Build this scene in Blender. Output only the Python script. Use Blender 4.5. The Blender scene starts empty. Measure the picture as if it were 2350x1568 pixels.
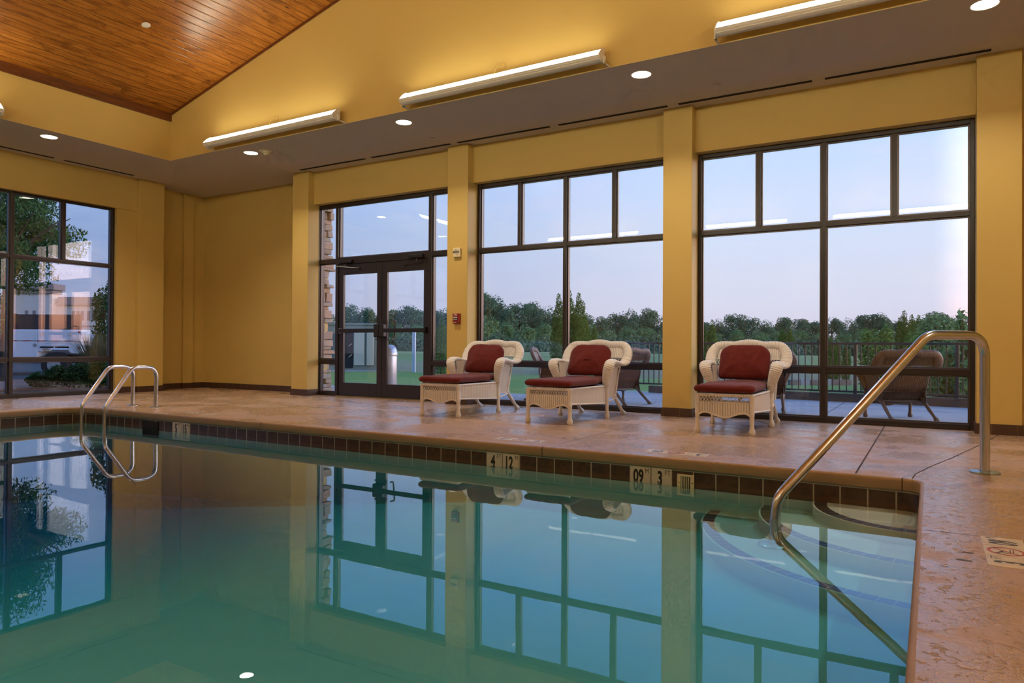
import bpy, bmesh, math, random
from mathutils import Vector, Matrix, noise
from math import sin, cos, pi, radians, sqrt, atan2
random.seed(7)
S = bpy.context.scene
C = S.collection

# ------------------------------------------------------------------ camera (24.8 mm on 36 mm, tripod at the pool corner)
CH, FPX = .82, 1619.63
yaw, pit, rol = radians(30.6789), radians(.4461), radians(.3276)
_F = Vector((-sin(yaw), cos(yaw), 0)); _R = Vector((cos(yaw), sin(yaw), 0)); _U = Vector((0, 0, 1))
_F2 = _F*cos(pit)+_U*sin(pit); _U2 = -_F*sin(pit)+_U*cos(pit)
_R3 = _R*cos(rol)+_U2*sin(rol); _U3 = -_R*sin(rol)+_U2*cos(rol)
EYE = Vector((0, 0, CH))
def P(u, v, t):
    return EYE+(_F2+_R3*((u-1175)/FPX)+_U3*((784-v)/FPX))*t
cd = bpy.data.cameras.new('camera'); cam = bpy.data.objects.new('camera', cd); C.objects.link(cam)
cd.sensor_width = 36; cd.lens = FPX/2350*36; cd.clip_start = .05; cd.clip_end = 600
cam.matrix_world = Matrix(((_R3.x, _U3.x, -_F2.x, 0), (_R3.y, _U3.y, -_F2.y, 0), (_R3.z, _U3.z, -_F2.z, CH), (0, 0, 0, 1)))
S.camera = cam

# ------------------------------------------------------------------ mesh builder
class MB:
    def __init__(s): s.v = []; s.f = []; s.cav = {}
    def add(s, vs, fs):
        k = len(s.v); s.v += [tuple(p) for p in vs]; s.f += [tuple(i+k for i in f) for f in fs]; return s
    def box(s, x0, x1, y0, y1, z0, z1, M=None):
        vs = [Vector((x, y, z)) for x in (x0, x1) for y in (y0, y1) for z in (z0, z1)]
        if M is not None: vs = [M @ p for p in vs]
        return s.add(vs, [(0,1,3,2),(4,6,7,5),(0,4,5,1),(2,3,7,6),(0,2,6,4),(1,5,7,3)])
    def tube(s, pts, r, n=10, cap=True, rad=None, closed=False):
        pts = [Vector(p) for p in pts]; N = len(pts); vs = []; fs = []
        T = []
        for i in range(N):
            a = pts[(i-1) % N] if closed else pts[max(i-1, 0)]
            b = pts[(i+1) % N] if closed else pts[min(i+1, N-1)]
            T.append((b-a).normalized())
        ref = Vector((0, 0, 1)) if abs(T[0].z) < .9 else Vector((1, 0, 0))
        nn = (ref-T[0]*ref.dot(T[0])).normalized()
        for i in range(N):
            nn = (nn-T[i]*nn.dot(T[i])).normalized(); bb = T[i].cross(nn)
            rr = rad[i] if rad else r
            for k in range(n):
                a = 2*pi*k/n; vs.append(pts[i]+(nn*cos(a)+bb*sin(a))*rr)
        for i in range(N if closed else N-1):
            j = (i+1) % N
            for k in range(n):
                m = (k+1) % n; fs.append((i*n+k, i*n+m, j*n+m, j*n+k))
        if cap and not closed:
            fs.append(tuple(range(n-1, -1, -1))); fs.append(tuple((N-1)*n+k for k in range(n)))
        return s.add(vs, fs)
    def lathe(s, prof, n=20, c=(0, 0, 0)):
        c = Vector(c); vs = []; fs = []
        for r, z in prof:
            for k in range(n):
                a = 2*pi*k/n; vs.append(c+Vector((r*cos(a), r*sin(a), z)))
        for i in range(len(prof)-1):
            for k in range(n):
                m = (k+1) % n; fs.append((i*n+k, i*n+m, (i+1)*n+m, (i+1)*n+k))
        if prof[0][0] > 1e-6: fs.append(tuple(range(n-1, -1, -1)))
        if prof[-1][0] > 1e-6: fs.append(tuple((len(prof)-1)*n+k for k in range(n)))
        return s.add(vs, fs)
    def grid(s, nu, nv, fn):
        vs = [fn(i/nu, j/nv) for j in range(nv+1) for i in range(nu+1)]
        w = nu+1
        return s.add(vs, [(j*w+i, j*w+i+1, (j+1)*w+i+1, (j+1)*w+i) for j in range(nv) for i in range(nu)])
    def prism(s, poly, fn, d0, d1):
        """poly: 2D outline; fn(a,b,d) -> point"""
        n = len(poly); vs = [fn(a, b, d0) for a, b in poly]+[fn(a, b, d1) for a, b in poly]
        fs = [tuple(range(n)), tuple(range(2*n-1, n-1, -1))]+[(i, n+i, n+(i+1) % n, (i+1) % n) for i in range(n)]
        return s.add(vs, fs)
    def sweep_x(s, prof, x0, x1):
        return s.prism(prof, lambda a, b, d: Vector((d, a, b)), x0, x1)
    def xf(s, M):
        s.v = [tuple(M @ Vector(p)) for p in s.v]; return s

def obj(name, mb, m, parent=None, smooth=True, bevel=0, ang=38, seg=2):
    me = bpy.data.meshes.new(name); me.from_pydata(mb.v, [], mb.f)
    bm = bmesh.new(); bm.from_mesh(me); bmesh.ops.recalc_face_normals(bm, faces=bm.faces); bm.to_mesh(me); bm.free()
    me.materials.append(m)
    if mb.cav:
        at = me.attributes.new('cav', 'FLOAT', 'POINT'); at.data.foreach_set('value', [mb.cav.get(i, 0.) for i in range(len(mb.v))])
    if smooth:
        me.polygons.foreach_set('use_smooth', [True]*len(me.polygons)); me.set_sharp_from_angle(angle=radians(ang))
    o = bpy.data.objects.new(name, me); C.objects.link(o)
    if parent is not None: o.parent = parent
    if bevel:
        b = o.modifiers.new('bevel', 'BEVEL'); b.width = bevel; b.segments = seg; b.limit_method = 'ANGLE'
    return o
def tag(o, label, cat, group=None, kind=None):
    if label: o['label'] = label
    if cat: o['category'] = cat
    if group: o['group'] = group
    if kind: o['kind'] = kind
    return o
def thing(name, label, cat, loc=(0, 0, 0), rz=0, group=None, kind=None):
    o = bpy.data.objects.new(name, None); C.objects.link(o); o.location = loc; o.rotation_euler = (0, 0, rz); o.empty_display_size = .1
    return tag(o, label, cat, group, kind)
def dup(root, loc, rz, label, group=None, scale=None):
    r = root.copy(); C.objects.link(r); r.location = loc; r.rotation_euler = (0, 0, rz); r['label'] = label
    if group: r['group'] = group
    if scale: r.scale = scale
    for ch in list(root.children):
        c = ch.copy(); C.objects.link(c); c.parent = r
        for g in list(ch.children):
            d = g.copy(); C.objects.link(d); d.parent = c
    return r
def cr(pts, step):
    """Catmull-Rom resample of a list of equal-length tuples, arc length from the first three numbers"""
    out = []; n = len(pts)
    for i in range(n-1):
        p0, p1, p2, p3 = pts[max(i-1, 0)], pts[i], pts[i+1], pts[min(i+2, n-1)]
        L = (Vector(p2[:3])-Vector(p1[:3])).length; k = max(1, int(round(L/step)))
        for j in range(k):
            t = j/k
            out.append(tuple(.5*(2*b+(c-a)*t+(2*a-5*b+4*c-d)*t*t+(3*b-a-3*c+d)*t**3) for a, b, c, d in zip(p0, p1, p2, p3)))
    out.append(tuple(pts[-1])); return out
def bend(pts, r, n=7):
    """polyline with rounded corners"""
    pts = [Vector(p) for p in pts]; out = [pts[0]]
    for i in range(1, len(pts)-1):
        a, b, c = pts[i-1], pts[i], pts[i+1]; ri = r[i-1] if isinstance(r, (list, tuple)) else r
        da, dc = (a-b), (c-b); th = da.angle(dc); d = min(ri/math.tan(th/2), da.length*.48, dc.length*.48)
        p, q = b+da.normalized()*d, b+dc.normalized()*d
        for j in range(n+1):
            t = j/n; out.append(p*(1-t)**2+b*2*t*(1-t)+q*t*t)
    out.append(pts[-1]); return out

# ------------------------------------------------------------------ materials
class NT:
    def __init__(s, name):
        s.m = bpy.data.materials.new(name); s.m.use_nodes = True; s.t = s.m.node_tree; s.t.nodes.clear()
        s.out = s.n('ShaderNodeOutputMaterial')
    def n(s, typ, **kw):
        x = s.t.nodes.new(typ)
        for k, v in kw.items():
            if k.startswith('i_'):
                key = k[2:]; key = int(key) if key.isdigit() else key.replace('_', ' ')
                if isinstance(v, bpy.types.NodeSocket): s.t.links.new(v, x.inputs[key])
                else: x.inputs[key].default_value = v
            else: setattr(x, k, v)
        return x
    def l(s, a, b): s.t.links.new(a, b)
    def math(s, op, a, b=0, c=None):
        x = s.n('ShaderNodeMath', operation=op)
        for i, q in enumerate((a, b, c)):
            if q is None: continue
            if isinstance(q, bpy.types.NodeSocket): s.l(q, x.inputs[i])
            else: x.inputs[i].default_value = q
        return x.outputs[0]
    def mix(s, fac, a, b, mode='MIX'):
        x = s.n('ShaderNodeMix', data_type='RGBA', blend_type=mode)
        for i, q in ((0, fac), (6, a), (7, b)):
            if isinstance(q, bpy.types.NodeSocket): s.l(q, x.inputs[i])
            else: x.inputs[i].default_value = q if i == 0 else (*q[:3], 1)
        return x.outputs[2]
    def ramp(s, fac, stops, interp='LINEAR'):
        x = s.n('ShaderNodeValToRGB'); x.color_ramp.interpolation = interp; e = x.color_ramp.elements
        while len(e) < len(stops): e.new(.5)
        for q, (p, c) in zip(e, stops): q.position = p; q.color = (*c[:3], 1) if isinstance(c, (tuple, list)) else (c, c, c, 1)
        s.l(fac, x.inputs[0]); return x.outputs[0]
    def co(s, kind='Object'): return s.n('ShaderNodeTexCoord').outputs[kind]
    def map(s, v, scale=(1, 1, 1), rot=(0, 0, 0), loc=(0, 0, 0)):
        x = s.n('ShaderNodeMapping'); s.l(v, x.inputs[0]); x.inputs['Scale'].default_value = scale; x.inputs['Rotation'].default_value = rot; x.inputs['Location'].default_value = loc
        return x.outputs[0]
    def noise(s, v, sc, det=3, rough=.5, dist=0, out='Fac'):
        x = s.n('ShaderNodeTexNoise'); s.l(v, x.inputs['Vector']); x.inputs['Scale'].default_value = sc; x.inputs['Detail'].default_value = det
        x.inputs['Roughness'].default_value = rough; x.inputs['Distortion'].default_value = dist; return x.outputs[out]
    def bump(s, h, st=.3, dist=.01, nrm=None):
        x = s.n('ShaderNodeBump'); s.l(h, x.inputs['Height']); x.inputs['Strength'].default_value = st; x.inputs['Distance'].default_value = dist
        if nrm is not None: s.l(nrm, x.inputs['Normal'])
        return x.outputs[0]
    def bsdf(s, col=(.5, .5, .5), rough=.5, metal=0., normal=None, spec=.5, **kw):
        x = s.n('ShaderNodeBsdfPrincipled')
        for key, v in (('Base Color', col), ('Roughness', rough), ('Metallic', metal), ('Specular IOR Level', spec), *[(k.replace('_', ' '), v) for k, v in kw.items()]):
            if isinstance(v, bpy.types.NodeSocket): s.l(v, x.inputs[key])
            elif key in ('Base Color', 'Emission Color'): x.inputs[key].default_value = (*v[:3], 1)
            else: x.inputs[key].default_value = v
        if normal is not None: s.l(normal, x.inputs['Normal'])
        s.l(x.outputs[0], s.out.inputs[0]); return x
    def schlick(s, f0, normal=None):
        """angle-dependent mirror share, the same from both sides of a sheet"""
        g = s.n('ShaderNodeNewGeometry'); d = s.n('ShaderNodeVectorMath', operation='DOT_PRODUCT')
        s.l(normal if normal is not None else g.outputs['Normal'], d.inputs[0]); s.l(g.outputs['Incoming'], d.inputs[1])
        c = s.math('SUBTRACT', 1, s.math('ABSOLUTE', d.outputs['Value'])); c.node.use_clamp = True
        return s.math('ADD', f0, s.math('MULTIPLY', 1-f0, s.math('POWER', c, 5)))

def plain(name, col, rough=.5, metal=0, spec=.5, var=.06, nsc=30, bump=0, **kw):
    t = NT(name); v = t.co(); f = t.noise(v, nsc, 3)
    c = t.mix(f, [x*(1-var) for x in col], [min(1, x*(1+var)) for x in col])
    t.bsdf(c, rough, metal, t.bump(f, bump, .004) if bump else None, spec, **kw); return t.m
def emit(name, col, st):
    t = NT(name); e = t.n('ShaderNodeEmission'); e.inputs[0].default_value = (*col, 1); e.inputs[1].default_value = st; t.l(e.outputs[0], t.out.inputs[0]); return t.m

def m_paint():
    t = NT('yellow_wall_paint'); v = t.co(); big = t.noise(v, .7, 3); fine = t.noise(v, 260, 2)
    c = t.mix(t.ramp(big, [(.3, 0), (.7, 1)]), (.62, .435, .125), (.66, .465, .138))
    t.bsdf(c, .55, 0, t.bump(fine, .18, .002), .35); return t.m
def m_soffit():
    t = NT('flat_grey_soffit_paint'); v = t.co(); t.bsdf(t.mix(t.noise(v, .9, 3), (.56, .51, .46), (.60, .55, .50)), .8, 0, t.bump(t.noise(v, 200, 2), .1, .002), .2); return t.m
def m_wood():
    t = NT('stained_pine_planks'); v = t.co(); sp = t.n('ShaderNodeSeparateXYZ'); t.l(v, sp.inputs[0]); x, y = sp.outputs[0], sp.outputs[1]
    q = t.math('DIVIDE', x, .132); idx = t.math('FLOOR', q); fr = t.math('FRACT', q)
    wn = t.n('ShaderNodeTexWhiteNoise', noise_dimensions='1D'); t.l(idx, wn.inputs['W'])
    yo = t.math('ADD', y, t.math('MULTIPLY', wn.outputs['Value'], 37.))
    cb = t.n('ShaderNodeCombineXYZ'); t.l(x, cb.inputs[0]); t.l(yo, cb.inputs[1]); cv = cb.outputs[0]
    g = t.noise(t.map(cv, (26, 1.6, 1)), 1, 5, .6, 1.2)
    blot = t.noise(t.map(cv, (9, 3.2, 1)), 1, 4, .6, .6)
    c = t.ramp(g, [(.25, (.20, .062, .008)), (.5, (.40, .140, .018)), (.75, (.56, .225, .035))])
    c = t.mix(t.ramp(blot, [(.52, 0), (.66, .8)]), c, (.16, .045, .007))
    vo = t.n('ShaderNodeTexVoronoi', feature='F1'); t.l(t.map(cv, (7.0, 2.6, 1)), vo.inputs['Vector']); vo.inputs['Scale'].default_value = 1
    kn = t.ramp(vo.outputs['Distance'], [(.05, 1), (.14, 0)])
    sel = t.n('ShaderNodeSeparateColor'); t.l(vo.outputs['Color'], sel.inputs[0])
    kn = t.math('MULTIPLY', kn, t.math('GREATER_THAN', sel.outputs[0], .55))
    c = t.mix(kn, c, (.05, .016, .004))
    c = t.mix(t.math('MULTIPLY', wn.outputs['Value'], .45), c, t.mix(.5, c, (.30, .09, .012)))
    gr = t.math('LESS_THAN', t.math('MINIMUM', fr, t.math('SUBTRACT', 1, fr)), .035)
    c = t.mix(t.math('MULTIPLY', gr, .75), c, (.06, .018, .004))
    edge = t.ramp(t.math('MINIMUM', fr, t.math('SUBTRACT', 1, fr)), [(0, 0), (.09, 1)])
    h = t.math('ADD', edge, t.math('MULTIPLY', g, .12))
    t.bsdf(c, .27, 0, t.bump(h, .5, .006), .5); return t.m
def m_deck():
    t = NT('knockdown_pool_deck'); v = t.co(); 
    w = t.n('ShaderNodeVectorMath', operation='ADD'); t.l(v, w.inputs[0]); 
    ds = t.n('ShaderNodeVectorMath', operation='SCALE'); t.l(t.noise(v, 9, 3, .6, 0, 'Color'), ds.inputs[0]); ds.inputs['Scale'].default_value = .09; t.l(ds.outputs[0], w.inputs[1])
    wv = w.outputs[0]
    b = t.noise(wv, 26, 4, .62, .4); plate = t.ramp(b, [(.34, 0), (.42, 1), (1, 1)])
    fine = t.noise(v, 150, 3); big = t.noise(v, .8, 3); mid = t.noise(v, 3.1, 4)
    c = t.mix(t.ramp(big, [(.3, 0), (.7, 1)]), (.43, .280, .172), (.515, .335, .213))
    c = t.mix(t.ramp(mid, [(.42, 0), (.62, .5)]), c, (.46, .30, .215))
    c = t.mix(t.math('MULTIPLY', t.math('SUBTRACT', 1, plate), .26), c, (.26, .155, .09))
    c = t.mix(t.math('MULTIPLY', fine, .18), c, (.29, .175, .105))
    st = t.ramp(t.noise(v, 1.7, 2, .4, .8), [(.66, 0), (.72, .5)])
    c = t.mix(st, c, (.36, .205, .085))
    sx = t.n('ShaderNodeSeparateXYZ'); t.l(v, sx.inputs[0])
    wet = t.ramp(t.noise(t.map(v, (1.1, 1.7, 1)), 1.0, 3, .55, .3), [(.38, 0), (.54, 1)])
    edge = t.math('MULTIPLY', t.ramp(sx.outputs[0], [(.16, 1), (.36, 0)]), t.math('MULTIPLY', t.math('LESS_THAN', sx.outputs[1], 5.2), t.math('GREATER_THAN', sx.outputs[0], -.2)))
    edge = t.math('MULTIPLY', edge, t.ramp(t.noise(v, 5, 3), [(.36, .25), (.56, 1)]))
    wet = t.math('MAXIMUM', wet, edge); wet = t.math('MULTIPLY', wet, t.math('ADD', .35, t.math('MULTIPLY', plate, .65)))
    r = t.math('SUBTRACT', .50, t.math('MULTIPLY', wet, .34)); r = t.math('ADD', r, t.math('MULTIPLY', fine, .10))
    hh = t.math('ADD', plate, t.math('MULTIPLY', fine, .30)); hh = t.math('ADD', hh, t.math('MULTIPLY', b, .6))
    t.bsdf(c, r, 0, t.bump(hh, .6, .005), t.math('ADD', .40, t.math('MULTIPLY', wet, .60))); return t.m
def m_coping():
    t = NT('coping_render'); v = t.co(); f = t.noise(v, 60, 4); b = t.noise(v, 2.2, 3)
    c = t.mix(b, (.36, .235, .120), (.43, .285, .150)); c = t.mix(t.math('MULTIPLY', f, .3), c, (.28, .155, .07))
    t.bsdf(c, .5, 0, t.bump(t.noise(v, 30, 4, .6), .35, .004), .4); return t.m
def m_tileband():
    t = NT('slate_waterline_tile'); a = t.n('ShaderNodeAttribute', attribute_name='arc').outputs['Fac']
    sp = t.n('ShaderNodeSeparateXYZ'); t.l(t.co(), sp.inputs[0]); z = sp.outputs[2]
    q = t.math('DIVIDE', a, .1635); idx = t.math('FLOOR', q); fr = t.math('FRACT', q)
    wn = t.n('ShaderNodeTexWhiteNoise', noise_dimensions='1D'); t.l(idx, wn.inputs['W'])
    n1 = t.noise(t.co(), 24, 4, .6); 
    c = t.mix(t.ramp(n1, [(.35, 0), (.65, 1)]), (.030, .018, .011), (.085, .045, .024))
    c = t.mix(t.math('MULTIPLY', wn.outputs['Value'], .6), c, (.062, .030, .016))
    low = t.ramp(t.math('ADD', t.math('MULTIPLY', t.math('ADD', z, .19), 18), t.math('MULTIPLY', n1, .6)), [(.25, 1), (.75, 0)])
    c = t.mix(t.math('MULTIPLY', low, .35), c, (.20, .095, .04))
    gr = t.math('LESS_THAN', t.math('MINIMUM', fr, t.math('SUBTRACT', 1, fr)), .028)
    gz = t.math('GREATER_THAN', z, -.0925)
    g = t.math('MAXIMUM', gr, gz)
    c = t.mix(g, c, (.42, .37, .26))
    t.bsdf(c, t.math('ADD', .3, t.math('MULTIPLY', g, .4)), 0, t.bump(t.math('ADD', n1, t.math('MULTIPLY', g, -1)), .3, .003), .5); return t.m
def m_plaster():
    t = NT('pool_plaster'); v = t.co(); t.bsdf(t.mix(t.noise(v, 5, 4), (.66, .67, .62), (.74, .74, .69)), .8, 0, None, .2); return t.m
def m_steptile():
    t = NT('dark_step_edge_tile'); a = t.n('ShaderNodeAttribute', attribute_name='arc').outputs['Fac']
    fr = t.math('FRACT', t.math('DIVIDE', a, .078)); g = t.math('LESS_THAN', fr, .07)
    t.bsdf(t.mix(g, t.mix(t.noise(t.co(), 30, 2), (.020, .010, .008), (.05, .024, .018)), (.40, .36, .28)), .35); return t.m
def m_water():
    t = NT('pool_water'); v = t.co()
    h = t.math('ADD', t.noise(t.map(v, (1, 1, 1)), 1.6, 2, .4), t.math('MULTIPLY', t.noise(v, 7, 2, .5), .10))
    loc = t.ramp(t.noise(v, .55, 2), [(.45, .25), (.7, 1)])
    nb = t.bump(t.math('MULTIPLY', h, loc), .05, .02)
    f = t.schlick(.042)
    f = t.math('MULTIPLY', f, 1.05); f.node.use_clamp = True
    tr = t.n('ShaderNodeBsdfTransparent'); tr.inputs[0].default_value = (.97, 1, .99, 1)
    gl = t.n('ShaderNodeBsdfGlossy'); gl.inputs['Roughness'].default_value = 0; gl.inputs['Color'].default_value = (.93, .98, 1, 1); t.l(nb, gl.inputs['Normal'])
    mx = t.n('ShaderNodeMixShader'); t.l(f, mx.inputs[0]); t.l(tr.outputs[0], mx.inputs[1]); t.l(gl.outputs[0], mx.inputs[2]); t.l(mx.outputs[0], t.out.inputs[0])
    va = t.n('ShaderNodeVolumeAbsorption'); va.inputs[0].default_value = (.04, .785, .90, 1); va.inputs[1].default_value = 2.2; t.l(va.outputs[0], t.out.inputs['Volume'])
    return t.m
def m_glass():
    t = NT('window_glass'); f = t.math('MULTIPLY', t.schlick(.045), .95)
    tr = t.n('ShaderNodeBsdfTransparent'); tr.inputs[0].default_value = (.985, .99, .99, 1)
    gl = t.n('ShaderNodeBsdfGlossy'); gl.inputs['Roughness'].default_value = 0; gl.inputs['Color'].default_value = (1, 1, 1, 1)
    mx = t.n('ShaderNodeMixShader'); t.l(f, mx.inputs[0]); t.l(tr.outputs[0], mx.inputs[1]); t.l(gl.outputs[0], mx.inputs[2]); t.l(mx.outputs[0], t.out.inputs[0]); return t.m
def m_baseboard():
    t = NT('brown_base_tile'); sp = t.n('ShaderNodeSeparateXYZ'); t.l(t.co(), sp.inputs[0])
    fr = t.math('FRACT', t.math('DIVIDE', t.math('ADD', t.math('ADD', sp.outputs[0], sp.outputs[1]), .07), .205)); g = t.math('LESS_THAN', fr, .03)
    t.bsdf(t.mix(g, t.mix(t.noise(t.co(), 40, 3), (.060, .030, .019), (.085, .042, .027)), (.16, .09, .04)), .45, 0, None, .4); return t.m
def m_steel():
    t = NT('brushed_stainless_steel'); v = t.co(); f = t.noise(v, 45, 4, .6)
    t.bsdf(t.mix(f, (.56, .58, .62), (.64, .66, .70)), t.ramp(f, [(.3, .20), (.8, .27)]), 1.); return t.m
def m_fabric(name, a, b):
    t = NT(name); v = t.co(); f = t.noise(v, 500, 2); g = t.noise(v, 5, 3)
    t.bsdf(t.mix(g, a, b), .85, 0, t.bump(t.math('ADD', f, t.math('MULTIPLY', t.noise(v, 16, 3, .5, .6), 2.)), .35, .003), .2, Sheen_Weight=.15); return t.m
def m_wicker(name, a, b, groove_shade, rough):
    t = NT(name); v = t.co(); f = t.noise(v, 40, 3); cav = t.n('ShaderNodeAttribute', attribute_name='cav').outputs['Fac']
    t.bsdf(t.mix(t.math('MULTIPLY', t.math('POWER', cav, 2), .8), t.mix(f, a, b), groove_shade), rough, 0, t.bump(t.noise(v, 130, 2), .12, .002), .4); return t.m  # shade in the grooves between ribs is painted into the colour via cav
def m_leaf(name, a, b, c, tr=.25):
    t = NT(name); g = t.n('ShaderNodeNewGeometry'); rr = g.outputs['Random Per Island']; oi = t.n('ShaderNodeObjectInfo').outputs['Random']
    col = t.ramp(rr, [(0, a), (.6, b), (1, c)])
    col = t.mix(t.math('MULTIPLY', oi, .35), col, t.mix(.5, col, a))
    d = t.n('ShaderNodeBsdfDiffuse'); t.l(col, d.inputs[0]); x = t.n('ShaderNodeBsdfTranslucent'); t.l(col, x.inputs[0])
    mx = t.n('ShaderNodeMixShader'); mx.inputs[0].default_value = tr; t.l(d.outputs[0], mx.inputs[1]); t.l(x.outputs[0], mx.inputs[2]); t.l(mx.outputs[0], t.out.inputs[0]); return t.m
def m_lawn():
    t = NT('lawn_grass'); v = t.co(); sp = t.n('ShaderNodeSeparateXYZ'); t.l(v, sp.inputs[0]); y = sp.outputs[1]
    n1 = t.noise(v, .5, 4); n2 = t.noise(v, 22, 5, .7); 
    c = t.mix(n2, (.13, .205, .045), (.30, .40, .115))
    br = t.ramp(t.math('ADD', t.math('DIVIDE', y, 40), t.math('MULTIPLY', n1, .16)), [(.56, 0), (.62, 1), (.72, .9), (.80, .25), (.84, .4)])
    c = t.mix(br, c, t.mix(n2, (.24, .20, .11), (.40, .34, .19)))
    far = t.ramp(t.math('ADD', t.math('DIVIDE', y, 60), t.math('MULTIPLY', n1, .05)), [(.60, 0), (.66, 1)])
    c = t.mix(far, c, t.mix(n2, (.30, .25, .13), (.45, .38, .22)))
    t.bsdf(c, .9, 0, t.bump(n2, .6, .03), .1); return t.m
def m_stone():
    t = NT('field_stone'); g = t.n('ShaderNodeNewGeometry'); rr = g.outputs['Random Per Island']; v = t.co(); f = t.noise(v, 28, 5, .65)
    c = t.ramp(rr, [(0, (.42, .30, .22)), (.3, (.62, .46, .35)), (.6, (.50, .44, .38)), (.8, (.66, .42, .29)), (1, (.56, .42, .33))])
    t.bsdf(t.mix(f, t.mix(.5, c, (.10, .08, .07)), c), .85, 0, t.bump(f, .8, .02), .2); return t.m
def m_ground(name, a, b, sc, bump=.5):
    t = NT(name); v = t.co(); f = t.noise(v, sc, 5, .65); t.bsdf(t.mix(f, a, b), .85, 0, t.bump(f, bump, .02), .2); return t.m

PAINT = m_paint(); SOFFIT = m_soffit(); WOOD = m_wood(); DECK = m_deck(); COPING = m_coping(); BAND = m_tileband(); PLASTER = m_plaster()
STEPT = m_steptile(); WATER = m_water(); GLASS = m_glass(); BASEB = m_baseboard(); STEEL = m_steel()
BRONZE = plain('dark_bronze_aluminium', (.022, .015, .014), .32, .0, .5, .1)
BEAD = plain('glazing_bead', (.10, .085, .08), .3, .6)
BLACKM = plain('black_hardware', (.012, .010, .010), .4)
FASCIA = None
DARK = plain('dark_recess', (.006, .005, .005), .9)
JOINT = plain('joint_sealant', (.055, .030, .016), .9)
WHITEM = plain('white_enamel', (.74, .70, .60), .4)
FIXM = plain('fixture_aluminium', (.72, .68, .58), .45, .0)
IVORY = plain('ivory_plastic', (.72, .62, .40), .45)
CUSH = m_fabric('brick_red_canvas', (.118, .013, .011), (.155, .019, .016))
WICK = m_wicker('white_wicker', (.78, .75, .72), (.86, .83, .80), (.30, .24, .19), .45)
LEGW = plain('white_painted_rattan', (.78, .74, .70), .4, bump=.1)
BWICK = m_wicker('brown_wicker', (.10, .050, .032), (.18, .098, .062), (.018, .009, .007), .45)
BLEG = plain('brown_rattan', (.11, .065, .046), .45)
TILEW = plain('cream_marker_tile', (.62, .54, .42), .35, var=.12, nsc=18)
INK = plain('black_numeral', (.015, .013, .013), .4)
INKRED = plain('red_symbol', (.42, .05, .04), .4)
REDP = plain('red_plastic', (.30, .016, .016), .4)
RAILM = plain('bronze_rail_paint', (.040, .032, .036), .4)
CONC = m_ground('patio_concrete', (.34, .34, .36), (.44, .44, .46), 9, .15)
CURB = m_ground('curb_stone', (.07, .055, .05), (.13, .10, .09), 14)
LAWN = m_lawn(); STONE = m_stone()
MULCH = m_ground('wood_mulch', (.022, .013, .010), (.075, .044, .034), 30, 1)
ASPH = m_ground('asphalt', (.05, .05, .055), (.08, .08, .085), 20, .3)
PAVER = m_ground('brick_pavers', (.17, .085, .065), (.27, .15, .12), 8, .3)
LENS = emit('lamp_lens', (1., .90, .72), 14)
LENS.cycles.emission_sampling = 'NONE'
STRIP = emit('fluorescent_lens', (1., .90, .68), 16)

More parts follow.
